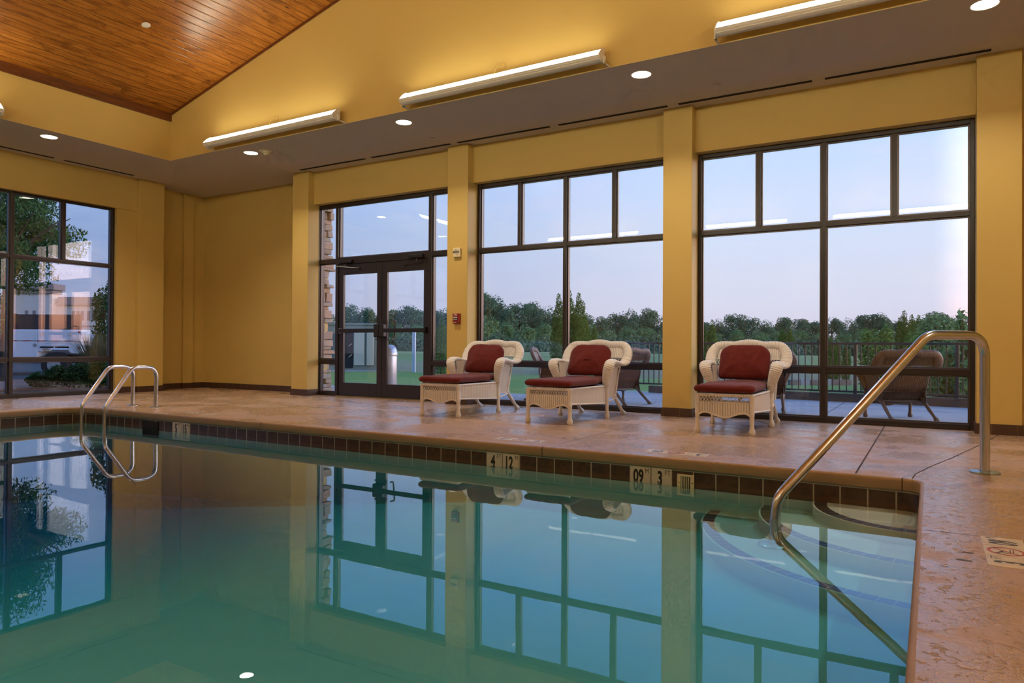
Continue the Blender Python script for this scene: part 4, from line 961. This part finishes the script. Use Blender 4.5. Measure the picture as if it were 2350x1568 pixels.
# terrain
def gz(x, y):
    z = -.11
    if y > 21: z += .62*min(1, (y-21)/13)**1.2
    if y > 34: z -= 3.4*min(1, (y-34)/40)
    return z
mb = MB(); ys = [8.6+.9*k for k in range(60)]+[64+6*k for k in range(20)]
xs = [-75+1.8*k for k in range(66)]
def gpt(i, j): x, y = xs[i], ys[j]; return Vector((x, y, gz(x, y)+(.10*noise.noise(Vector((x*.2, y*.2, 0))) if y > 16 else 0)))
w_ = len(xs); mb.add([gpt(i, j) for j in range(len(ys)) for i in range(w_)], [(j*w_+i, j*w_+i+1, (j+1)*w_+i+1, (j+1)*w_+i) for j in range(len(ys)-1) for i in range(w_-1)])
struct('lawn', mb, LAWN, 'green lawn rising to a dry grassy bank outside', 'lawn', smooth=True)
mb = MB(); mb.box(-12.9, -12.4, -30, 8.6, -.4, -.13); mb.box(-110, -19.6, -30, 23, -.4, -.05); mb.box(-19.6, -12.9, -30, 8.6, -.4, -.14); struct('ground_asphalt', mb, ASPH, 'asphalt drive outside the left window', 'driveway')
mb = MB(); mb.grid(20, 26, lambda u, v: Vector((-15.6+3.35*u, 2+9.5*v, -.10+.08*noise.noise(Vector((u*5, v*9, 1)))))); struct('ground_mulch', mb, MULCH, 'dark mulch bed outside the left window', 'mulch bed', smooth=True)
mb = MB(); mb.box(-19.6, -15.6, 2, 12.6, -.25, -.06); struct('ground_pavers', mb, PAVER, 'reddish paver strip beyond the mulch bed', 'paving')
# equipment outside the door
EQ = plain('grey_green_enclosure', (.20, .24, .21), .5, var=.1); EQL = plain('pale_beige_panel', (.44, .45, .38), .5); EQD = plain('dark_teal_panel', (.06, .12, .13), .5)
t = thing('utility_cabinet', 'large grey-green utility cabinet with pale panels on the lawn outside the door', 'utility cabinet', P(800, 852, 25.6)*1, radians(30.7)); t.location.z = -.08
s = MB(); s.box(-1.05, 1.05, 0, 1.1, .03, 1.66); obj('enclosure', s, EQ, t, False, .01)
s = MB(); s.box(-1.08, 1.09, -.05, 1.15, 1.66, 1.73); obj('lid', s, EQ, t, False, .01)
s = MB(); s.box(-1.1, 1.1, -.12, 1.2, -.12, .03); obj('plinth', s, CONC, t, False, .01)
s = MB(); s.box(.20, .58, -.10, 0, .20, 1.42); obj('panel', s, EQL, t, False, .02)
s = MB(); s.box(.66, .92, -.10, 0, .20, 1.42); obj('panel', s, EQL, t, False, .02)
s = MB(); s.box(-1.0, -.16, -.06, 0, .22, 1.36); obj('panel', s, EQD, t, False, .02)
s = MB(); s.box(1.05, 1.10, -.03, .06, .03, 1.70); obj('corner_post', s, EQL, t, False, .005)
s = MB(); s.box(-.12, .16, -.03, 0, .1, 1.5); obj('recess', s, DARK, t, False)
s = MB(); s.tube(bend([(.02, -.03, .9), (.02, -.09, .9), (.12, -.09, .98), (.12, -.03, .98)], .02), .014, 8); s.tube(bend([(.02, -.03, .5), (.02, -.09, .5), (.12, -.09, .58), (.12, -.03, .58)], .02), .014, 8); obj('conduit', s, EQL, t)
t = thing('litter_bin', 'silver dome-topped metal bin outside the right door leaf', 'litter bin', P(893.5, 906, 13)*1); t.location.z = -.02
BINM = plain('galvanised_metal', (.42, .43, .47), .35, .7)
s = MB(); s.lathe([(.135, 0), (.14, .02), (.14, .66), (.135, .68)], 28); obj('body', s, BINM, t)
s = MB(); s.lathe([(.146, .66), (.148, .68), (.146, .72), (.135, .74), (.13, .78), (.105, .83), (.06, .862), (0, .872)], 28); obj('dome_lid', s, BINM, t)
o = thing('marker_post', 'slim white double post standing on the lawn, seen through the right door leaf', 'post', P(950, 855, 25)*1); o.location.z = -.12
for x in (-.045, .03): s = MB(); s.box(x-.03, x+.03, -.03, .03, 0, 1.5 if x < 0 else 1.46); obj('upright', s, plain('white_post_paint', (.62, .64, .72), .5), o, False, .004)
# landscape timbers on the lawn
TIM = plain('weathered_timber', (.20, .15, .13), .8, var=.3, nsc=8); TIMG = plain('grey_block', (.30, .30, .32), .8)
t = thing('timber_edging', 'low weathered timber edging on the lawn beyond the railing', 'timber edging', P(1870, 880, 17.6)*1, radians(31)); t.location.z = -.13
for x0, x1, m in ((-.62, -.36, TIM), (-.35, -.12, TIMG), (-.11, .30, TIM), (.31, .42, TIMG), (.43, .92, TIM)): s = MB(); s.box(x0, x1, 0, .15, 0, .17 if m is TIM else .19); obj('timber' if m is TIM else 'block', s, m, t, False, .008)

# ================================================================== VEGETATION
def leafcloud(mb, lobes, n, size, rs, asp=.55, droop=0., shell=.55):
    tot = sum(r[3]*r[4]*r[5] for r in lobes)**1.0; cum = []; a = 0
    for r in lobes: a += (r[3]*r[4]*r[5])**.67; cum.append(a)
    for _ in range(n):
        q = rs.random()*a; i = next(k for k, c in enumerate(cum) if q <= c); cx, cy, cz, rx, ry, rz = lobes[i]
        while True:
            d = Vector((rs.uniform(-1, 1), rs.uniform(-1, 1), rs.uniform(-1, 1)))
            if .05 < d.length < 1: break
        d.normalize(); rad = shell+(1-shell)*rs.random()**.5; rad *= 1+.18*noise.noise(d*2.6+Vector((i*3.1, 0, 0)))
        p = Vector((cx+d.x*rx*rad, cy+d.y*ry*rad, cz+d.z*rz*rad))
        nd = (d+Vector((rs.uniform(-1, 1), rs.uniform(-1, 1), rs.uniform(-.6, 1)))*.8).normalized()
        ax = nd.cross(Vector((rs.uniform(-1, 1), rs.uniform(-1, 1), rs.uniform(-1, 1)))).normalized()
        if droop: ax = (ax+Vector((0, 0, -droop))).normalized()
        bx = nd.cross(ax).normalized(); s_ = size*rs.uniform(.6, 1.3)
        mb.add([p-ax*s_, p+bx*s_*asp, p+ax*s_, p-bx*s_*asp], [(0, 1, 2, 3)])
    return mb
def crownlobes(rs, R_, H, k, squash=.8):
    L_ = [(0, 0, H*.6, R_*.75, R_*.75, H*.36)]
    for i in range(k):
        a = rs.uniform(0, 2*pi); rr = R_*rs.uniform(.3, .72); z = H*rs.uniform(.30, .88); q = R_*rs.uniform(.26, .46)*(1.15-.5*abs(z/H-.5)); L_.append((rr*cos(a)*(1.2-z/H*.6), rr*sin(a)*(1.2-z/H*.6), z, q, q, q*squash))
    return L_
LF_FAR = m_leaf('far_foliage', (.080, .142, .092), (.122, .212, .118), (.175, .285, .140)); LF_MID = m_leaf('mid_foliage', (.105, .195, .095), (.160, .290, .115), (.235, .385, .150))
LF_ARB = m_leaf('arborvitae_foliage', (.055, .105, .024), (.105, .185, .040), (.17, .27, .065)); LF_BR = m_leaf('bright_foliage', (.07, .15, .04), (.15, .29, .075), (.25, .42, .13)); LF_TREE = m_leaf('street_tree_foliage', (.022, .065, .026), (.05, .125, .04), (.11, .21, .065), .35); LF_GR = m_leaf('ornamental_grass', (.12, .13, .07), (.22, .22, .13), (.30, .29, .18)); LF_HB = m_leaf('hedge_foliage', (.012, .040, .014), (.028, .080, .024), (.06, .14, .045))
BARK = plain('bark', (.06, .045, .035), .9, var=.3, nsc=12, bump=.5)
# woodland trees: six builds, copied
protos = []
def woodland(seed, m):
    rs = random.Random(seed); t = bpy.data.objects.new('woodland_tree', None); C.objects.link(t); t['category'] = 'tree'
    s = MB(); leafcloud(s, crownlobes(rs, 3.1, 10, 18), 7000, .155, rs, .6, 0, .6); o = obj('foliage', s, m, t, False)
    s = MB(); s.tube([(0, 0, 0), (.1, 0, 3), (0, .1, 7)], .2, 7, True, [.26, .2, .1]); obj('trunk', s, BARK, t); return t
for k in range(5): protos.append(woodland(20+k, LF_FAR))
for k in range(4): protos.append(woodland(40+k, LF_MID))
usedp = set()
def bay(u):
    if u < 775: return "the door's left sidelight"
    if u < 880: return 'the left door leaf'
    if u < 985: return 'the right door leaf'
    if u < 1030: return "the door's right sidelight"
    if u < 1295: return "the middle window's left half"
    if u < 1530: return "the middle window's right half"
    if u < 1888: return "the right window's left half"
    return "the right window's right half"
ORD = ['first', 'second', 'third', 'fourth', 'fifth', 'sixth', 'seventh', 'eighth', 'ninth', 'tenth', 'eleventh', 'twelfth', 'thirteenth', 'fourteenth', 'fifteenth']
cnt = {}
def wtree(u, v, t_, k, row):
    top = P(u, v, t_); b = (bay(u), row); i = cnt.get(b, 0); cnt[b] = i+1
    lab = f'{"tall dark" if row == "back" else "lower paler"} woodland tree, {ORD[i]} from left, through {b[0]}'
    H = top.z+2.6; sc = H/10.2; o = protos[k]
    if k in usedp: o = dup(o, (0, 0, 0), 0, lab)
    else: usedp.add(k); o['label'] = lab
    o['group'] = 'dark woodland trees behind the lawn' if row == 'back' else 'paler trees at the woodland edge'
    o.location = (top.x, top.y, -2.6); o.rotation_euler = (0, 0, random.uniform(0, 6.3)); wx = sc*random.uniform(.80, 1.05); o.scale = (wx, wx, sc)
BACK = [(752, 712), (800, 688), (838, 696), (868, 712), (905, 702), (938, 690), (962, 706), (1004, 702), (1026, 696), (1078, 672), (1106, 658), (1136, 668), (1164, 700), (1192, 684), (1224, 682), (1254, 694), (1300, 708), (1342, 712), (1380, 718), (1418, 710), (1446, 700), (1486, 698), (1522, 716), (1580, 722), (1616, 732), (1652, 724), (1686, 710), (1722, 720), (1760, 726), (1800, 720), (1838, 724), (1876, 728), (1910, 720), (1950, 722), (1986, 714), (2022, 708), (2056, 728), (2106, 724), (2146, 706), (2190, 716), (2236, 722), (2290, 716)]
for u, v in BACK: wtree(u, v+2, random.uniform(128, 142), random.randrange(5), 'back')
FRONT = [(782, 742), (826, 748), (866, 752), (912, 738), (956, 734), (1000, 744), (1064, 724), (1120, 716), (1162, 730), (1206, 738), (1246, 736), (1356, 742), (1400, 748), (1440, 742), (1482, 746), (1556, 752), (1640, 758), (1690, 750), (1738, 752), (1780, 756), (1836, 748), (1880, 756), (1936, 758), (1980, 752), (2030, 748), (2080, 750)]
for u, v in FRONT: wtree(u, v, random.uniform(100, 112), 5+random.randrange(4), 'front')
# understory shrubs filling the foot of the wood
sh0 = None
for i in range(30):
    u = 740+i*52; lab = f'dark undergrowth below the wood, {ORD[cnt.setdefault(("u", bay(u)), 0)]} from left, through {bay(u)}'; cnt[("u", bay(u))] += 1
    if sh0 is None:
        rs = random.Random(77); s = MB(); leafcloud(s, [(x, rs.uniform(-.5, .5), rs.uniform(.6, 1.4), 1.5, 1.2, 1.3) for x in (-2.2, -.8, .7, 2.1)], 2600, .17, rs, .6, 0, .65)
        o = sh0 = obj('undergrowth_bush', s, LF_FAR, None, False); tag(o, lab, 'bush', 'bushy undergrowth at the foot of the wood')
    else: o = sh0.copy(); C.objects.link(o); o['label'] = lab
    p = P(u, 812, 90); o.location = (p.x, p.y, -1.6); o.rotation_euler = (0, 0, radians(30)+random.uniform(-.5, .5)); o.scale = (1.0, 1, random.uniform(1.2, 1.75))
# arborvitae
arb0 = None
def arb(u, v, t_, wpx, lab):
    global arb0
    top = P(u, v, t_); zb = gz(top.x, top.y)-.05; H = top.z-zb; W = wpx*t_/FPX/2
    if arb0 is None:
        rs = random.Random(5); arb0 = bpy.data.objects.new('arborvitae', None); C.objects.link(arb0); arb0['category'] = 'conifer'
        lob = []
        for k in range(10): f_ = k/9; r = .34*(.72+.62*f_-1.12*f_**3)+.03; lob.append((rs.uniform(-.04, .04), rs.uniform(-.04, .04), .22+2.34*f_, r, r, .26))
        s = MB(); leafcloud(s, lob, 9500, .028, rs, .5, -.7, .6); obj('foliage', s, LF_ARB, arb0, False)
        s = MB(); s.tube([(0, 0, 0), (0, 0, .5)], .03, 6); obj('trunk', s, BARK, arb0); o = arb0; o['label'] = lab
    else: o = dup(arb0, (0, 0, 0), 0, lab)
    o['group'] = 'upright arborvitae conifers on the lawn'; o.location = (top.x, top.y, zb); o.scale = (W/.36, W/.36, H/2.75); o.rotation_euler = (0, 0, random.uniform(0, 6))
for a in ((1284, 678, 24, 46, 'tall arborvitae left of the mullion in the middle window'), (1308, 670, 25, 46, 'tallest arborvitae, half hidden by the mullion of the middle window'), (1330, 676, 24, 46, 'tall arborvitae right of the mullion in the middle window'), (1348, 740, 27, 26, 'small arborvitae just right of the tall trio in the middle window'), (1363, 747, 28, 24, 'smallest arborvitae, furthest right of the group in the middle window'),
          (1012, 736, 24, 40, 'arborvitae seen in the right sidelight of the door'), (1616, 748, 23, 34, 'dark arborvitae at the left edge of the right window'), (1634, 736, 23, 30, 'slim arborvitae left of the rightmost chaise back'), (1797, 756, 27, 32, 'left one of two arborvitae above the rightmost chaise'), (1814, 756, 27, 26, 'right one of two arborvitae above the rightmost chaise'),
          (1906, 774, 20, 32, 'low arborvitae behind the railing, right of the mullion of the right window'), (1920, 784, 21, 26, 'second low arborvitae behind the railing right of the mullion'), (1942, 792, 20, 24, 'third low arborvitae behind the railing right of the mullion'),
          (2074, 716, 23, 42, 'tall arborvitae above the handrail in the right window'), (2094, 724, 24, 34, 'arborvitae behind the handrail, middle of a close trio'), (2110, 726, 22, 36, 'darker arborvitae, right of the trio above the handrail')): arb(*a)
# leafy shrubs and saplings at the right end of the patio
def bush(name, u, v, t_, wpx, zb, n, size, m, lab, cat='shrub', seed=1, k=7, asp=.45, group=None, trunk=True, hfac=1):
    top = P(u, v, t_); H = top.z-zb; W = wpx*t_/FPX/2; rs = random.Random(seed); o = thing(name, lab, cat, (top.x, top.y, zb), 0, group)
    L_ = [(0, 0, H*.5, W*.7, W*.7, H*.44)]
    for _ in range(k): a = rs.uniform(0, 6.3); q = rs.uniform(.3, .8); z = rs.uniform(.15, .86); L_.append((W*q*cos(a)*(1.15-z*.6), W*q*sin(a)*(1.15-z*.6), H*z, W*.34, W*.34, H*.17))
    s = MB(); leafcloud(s, L_, n, size, rs, asp, .15, .35); obj('foliage', s, m, o, False)
    if trunk:
        s = MB()
        for _ in range(4): a = rs.uniform(0, 6.3); s.tube([(0, 0, 0), (W*.15*cos(a), W*.15*sin(a), H*.4), (W*.4*cos(a), W*.4*sin(a), H*.8)], .012, 6, True, [.02, .014, .006])
        obj('stem', s, BARK, o)
    return o
bush('leafy_shrub', 2008, 746, 15, 92, -.3, 2600, .045, LF_BR, 'bright green leafy shrub behind the railing beside the patio armchair', seed=11)
bush('leafy_shrub', 2040, 800, 14.2, 100, -.3, 2400, .042, LF_BR, 'low bright shrub behind the railing above the handrail slope', seed=12)
bush('leafy_shrub', 2145, 706, 19, 150, -.2, 4200, .06, LF_MID, 'tall loose shrub behind the patio armchair', seed=13)
bush('leafy_shrub', 2100, 752, 15.5, 90, -.3, 2600, .05, LF_BR, 'feathery pale green shrub under the arborvitae trio', seed=14, asp=.22)
bush('leafy_shrub', 2165, 800, 13.6, 120, -.3, 4000, .042, LF_MID, 'dense shrub behind the railing right of the patio armchair', seed=15)
bush('leafy_shrub', 2218, 770, 13.2, 110, -.3, 3600, .042, LF_MID, 'dense shrub at the right edge of the right window', seed=16)
bush('leafy_shrub', 2290, 720, 14.2, 140, -.3, 4200, .05, LF_MID, 'large shrub hidden beyond the right window edge', seed=17)
o = bush('maple_sapling', 2212, 690, 12.9, 62, -.3, 620, .065, LF_MID, 'young maple sapling with pointed leaves at the right window edge', 'sapling', 18, 9, .5)
# left window: trees, shrubs, truck, building
def street_tree(u0, v0, t_, lab, seed, spread, n, size, m, zb=-.15):
    c = P(u0, v0, t_); o = thing('street_tree', lab, 'tree', (c.x, c.y, zb)); rs = random.Random(seed); hz = c.z-zb
    L_ = []
    for _ in range(16):
        d = Vector((rs.uniform(-1, 1), rs.uniform(-1, 1), rs.uniform(-1, 1))); L_.append((d.x*spread*.75, d.y*spread*.75, hz+d.z*spread*.85, spread*.46, spread*.46, spread*.34))
    s = MB(); leafcloud(s, L_, n, size, rs, .26, .75, .25); obj('foliage', s, m, o, False)
    s = MB(); s.tube([(0, 0, 0), (.05, 0, hz*.5), (0, .05, hz*.95)], .1, 8, True, [.13, .1, .05])
    for _ in range(7): a = rs.uniform(0, 6.3); e = rs.uniform(.6, 1); s.tube([(0, 0, hz*.6), (spread*.4*cos(a), spread*.4*sin(a), hz*(.75+.2*e)), (spread*.9*cos(a), spread*.9*sin(a), hz+spread*.4*(e-.5))], .03, 5, True, [.045, .03, .01])
    obj('trunk', s, BARK, o); return o
street_tree(14, 522, 16.8, 'large leafy street tree filling the left window panes', 3, 1.5, 14000, .068, LF_TREE)
street_tree(-90, 640, 15.5, 'leafy street tree at the left edge of the left window', 4, 1.2, 6000, .07, LF_TREE)
bush('leafy_shrub', 246, 640, 16, 84, -.15, 4800, .042, LF_TREE, 'slender dark shrub tree at the right side of the left window', 'shrub', 31, 10, .45)
bush('leafy_shrub', 178, 760, 34, 90, -.15, 1400, .09, LF_TREE, 'distant rounded shrub behind the white truck', 'shrub', 32)
for i, (u, v, w, lab) in enumerate(((215, 762, 60, 'pale ornamental grass clump behind the hedge, left one'), (246, 755, 60, 'pale ornamental grass clump behind the hedge, right one'))):
    p = P(u, v, 15.6); o = thing('ornamental_grass', lab, 'grass clump', (p.x, p.y, -.15), 0, 'ornamental grass clumps'); rs = random.Random(50+i); s = MB(); H = p.z+.15
    for _ in range(420):
        a = rs.uniform(0, 6.3); q = rs.uniform(0, .12); e = rs.uniform(.18, .55); h = H*rs.uniform(.7, 1.05); b = Vector((q*cos(a), q*sin(a), 0)); m_ = b+Vector((e*.4*cos(a), e*.4*sin(a), h*.65)); tp = b+Vector((e*cos(a), e*sin(a), h)); sd = Vector((-sin(a), cos(a), 0))*.006
        s.add([b-sd, b+sd, m_+sd, m_-sd, tp], [(0, 1, 2, 3), (3, 2, 4)])
    obj('blades', s, LF_GR, o, False)
for i, (u, v, w, lab) in enumerate(((92, 850, 70, 'low dark hedge bush in the mulch bed, leftmost'), (130, 838, 80, 'low dark hedge bush in the mulch bed, second from left'), (178, 834, 90, 'low dark hedge bush in the mulch bed, third from left'), (228, 826, 90, 'low dark hedge bush in the mulch bed, rightmost'))):
    bush('hedge_bush', u, v, 14.6, w, -.12, 2400, .032, LF_HB, lab, 'bush', 60+i, 9, .55, 'low hedge bushes in the mulch bed', False)
TW = plain('truck_white', (.62, .65, .72), .3); TR = plain('truck_red', (.35, .03, .03), .4); TG = plain('truck_grey', (.25, .26, .28), .5); TYRE = plain('tyre_rubber', (.012, .012, .013), .8); LATCH = plain('chrome_latch', (.6, .6, .62), .2, 1.)
q = P(186, 800, 20); t = thing('utility_truck', 'white utility truck with tool-box body parked outside the left window', 'truck', (q.x, q.y, -.13), yaw)
# side profile (x left of the rear end, z up)
arc_ = [(-.83+.47*cos(a), .40+.47*sin(a)) for a in [radians(20+140*k/12) for k in range(13)]]
s = MB(); s.prism([(0, 1.37), (0, .72), (-.10, .69), (-.30, .70)]+[(-.42, .86), (-.50, .90), (-1.10, .90), (-1.13, .74), (-1.22, .74), (-1.24, .55), (-4.6, .55), (-4.6, 1.37)], lambda a, b, d: Vector((a, d, b)), 0, .45)
s.prism([(0, 1.37), (0, .72), (-4.6, .72), (-4.6, 1.37)], lambda a, b, d: Vector((a, d, b)), 1.5, 1.95); s.box(-4.6, -.02, .45, 1.5, .66, .80); obj('tool_body', s, TW, t, False, .012)
s = MB()
for x0, x1, z0, z1 in ((-1.22, -.05, .985, 1.33), (-2.0, -1.26, .58, 1.33), (-2.9, -2.04, .58, 1.33)): s.box(x0, x1, -.012, 0, z0, z1)
cd_ = obj('compartment_door', s, TW, t, False, .006)
for x in (-1.10, -.30): s = MB(); s.box(x-.045, x+.045, -.02, -.012, 1.185, 1.28); obj('latch', s, LATCH, cd_, False, .006)
s = MB(); x = -.02; k = 0
while x > -4.4:
    if k % 2 == 1: s.box(x-.22, x, -.0145, -.012, 1.035, 1.06)
    x -= .2; k += 1
obj('red_stripe', s, TR, t, False)
s = MB(); s.box(-4.5, -.02, -.0135, -.012, 1.033, 1.062); obj('grey_stripe', s, TG, t, False)
for x, z in ((-.055, 1.30), (-.065, .85), (-2.18, 1.30)): s = MB(); s.tube([(x, -.02, z), (x, 0, z)], .028, 14); obj('marker_light', s, TR, t)
s = MB(); s.tube([(-1.30, -.02, .92), (-1.30, 0, .92)], .055, 16); obj('fuel_cap', s, TG, t)
s = MB(); s.box(-1.16, -.34, -.014, .0, .845, .895); obj('fender_slot', s, DARK, t, False); s = MB(); s.box(-1.18, -.32, -.018, -.01, .835, .845); s.box(-1.18, -.32, -.018, -.01, .893, .900); s.box(-.76, -.74, -.018, -.01, .845, .895); obj('slot_rim', s, TW, t, False)
for x in (-.80, -5.7):
    for y in (.05, 1.65):
        s = MB(); s.tube([(x, y, .36), (x, y+.25, .36)], .37, 24); wh = obj('wheel', s, TYRE, t); s = MB(); s.tube([(x, y-.012, .36), (x, y, .36)], .19, 18); obj('hub', s, TG, wh)
s = MB(); s.prism([(-4.65, .5), (-4.65, 1.45), (-4.75, 1.95), (-5.7, 2.0), (-6.2, 1.45), (-6.9, 1.3), (-7.0, .5)], lambda a, b, d: Vector((a, d, b)), .05, 1.9); obj('cab', s, TW, t, False, .03)
s = MB(); s.prism([(-4.8, 1.45), (-4.85, 1.88), (-5.65, 1.92), (-6.05, 1.45)], lambda a, b, d: Vector((a, d, b)), .04, 1.91); obj('cab_window', s, plain('tinted_glass', (.02, .03, .04), .1), t, False)
s = MB(); s.box(-.02, .14, .1, 1.85, .45, .56); obj('rear_bumper', s, TG, t, False, .01); s = MB(); s.box(-6.8, -.05, .5, 1.4, .42, .66); obj('chassis', s, TYRE, t, False)
STUC = m_ground('stucco', (.40, .40, .38), (.46, .45, .43), 6, .05); CORN = plain('cornice_brown', (.22, .17, .16), .7); GRILLE = plain('louvre_grey', (.14, .13, .14), .7)
q = P(100, 800, 55); t = thing('commercial_building', 'beige stucco commercial building with cornice beyond the left window', 'building', (q.x, q.y, -.3), yaw)
pxm = 55/FPX
s = MB(); s.box(-2.4, .62, 0, .9, 0, 5.35); obj('tower', s, STUC, t, False)
s = MB(); s.box(-2.7, .92, -.3, 1.2, 5.35, 5.85); s.box(-2.55, .77, -.15, 1.05, 5.05, 5.35); obj('cornice', s, CORN, t, False, .05)
s = MB(); s.box(.62, 14, .5, 7, 0, 4.35); s.box(-30, -2.4, .5, 7, 0, 4.35); obj('wing', s, STUC, t, False)
s = MB(); s.box(.92, 14.2, .2, 7, 4.2, 4.85); s.box(-30, -2.7, .2, 7, 4.2, 4.85); obj('wing_cornice', s, CORN, t, False, .05)
s = MB(); s.box(-2.4, .64, -.03, 0, 2.55, 2.7); s.box(.62, 14, .46, .5, 2.5, 2.62); obj('belt_course', s, CORN, t, False)
for x in (-1.35, -.75, 2.0, 2.35, 2.7, 3.2, 3.55, 3.9): s = MB(); y = -.04 if x < .6 else .46; s.box(x-.12, x+.12, y, y+.05, 3.0, 3.75); obj('louvre', s, GRILLE, t, False)
q = P(100, 800, 33); t = thing('dumpster_enclosure', 'dark brown slatted enclosure behind the white truck', 'enclosure', (q.x, q.y, -.2), yaw)
BRN = plain('dark_brown_boards', (.030, .017, .014), .6)
for x in [-1.3+.42*k for k in range(7)]: s = MB(); s.box(x, x+.40, 0, .05, .05, 2.42); obj('board_panel', s, BRN, t, False, .005)
s = MB(); s.box(1.60, 1.72, -.03, .09, 0, 2.45); s.box(-1.42, -1.30, -.03, .09, 0, 2.45); obj('post', s, BRN, t, False)

# ================================================================== render settings that belong to the scene
S.view_settings.view_transform = 'Standard'; S.view_settings.look = 'None'; S.view_settings.exposure = 0; S.view_settings.gamma = 1
cy = S.cycles
cy.use_denoising = True; cy.use_adaptive_sampling = True; cy.adaptive_threshold = .1; cy.adaptive_min_samples = 14
cy.max_bounces = 6; cy.diffuse_bounces = 3; cy.glossy_bounces = 4; cy.transmission_bounces = 2; cy.transparent_max_bounces = 16; cy.volume_bounces = 0
cy.caustics_reflective = False; cy.caustics_refractive = False; cy.sample_clamp_indirect = 6; cy.blur_glossy = .5
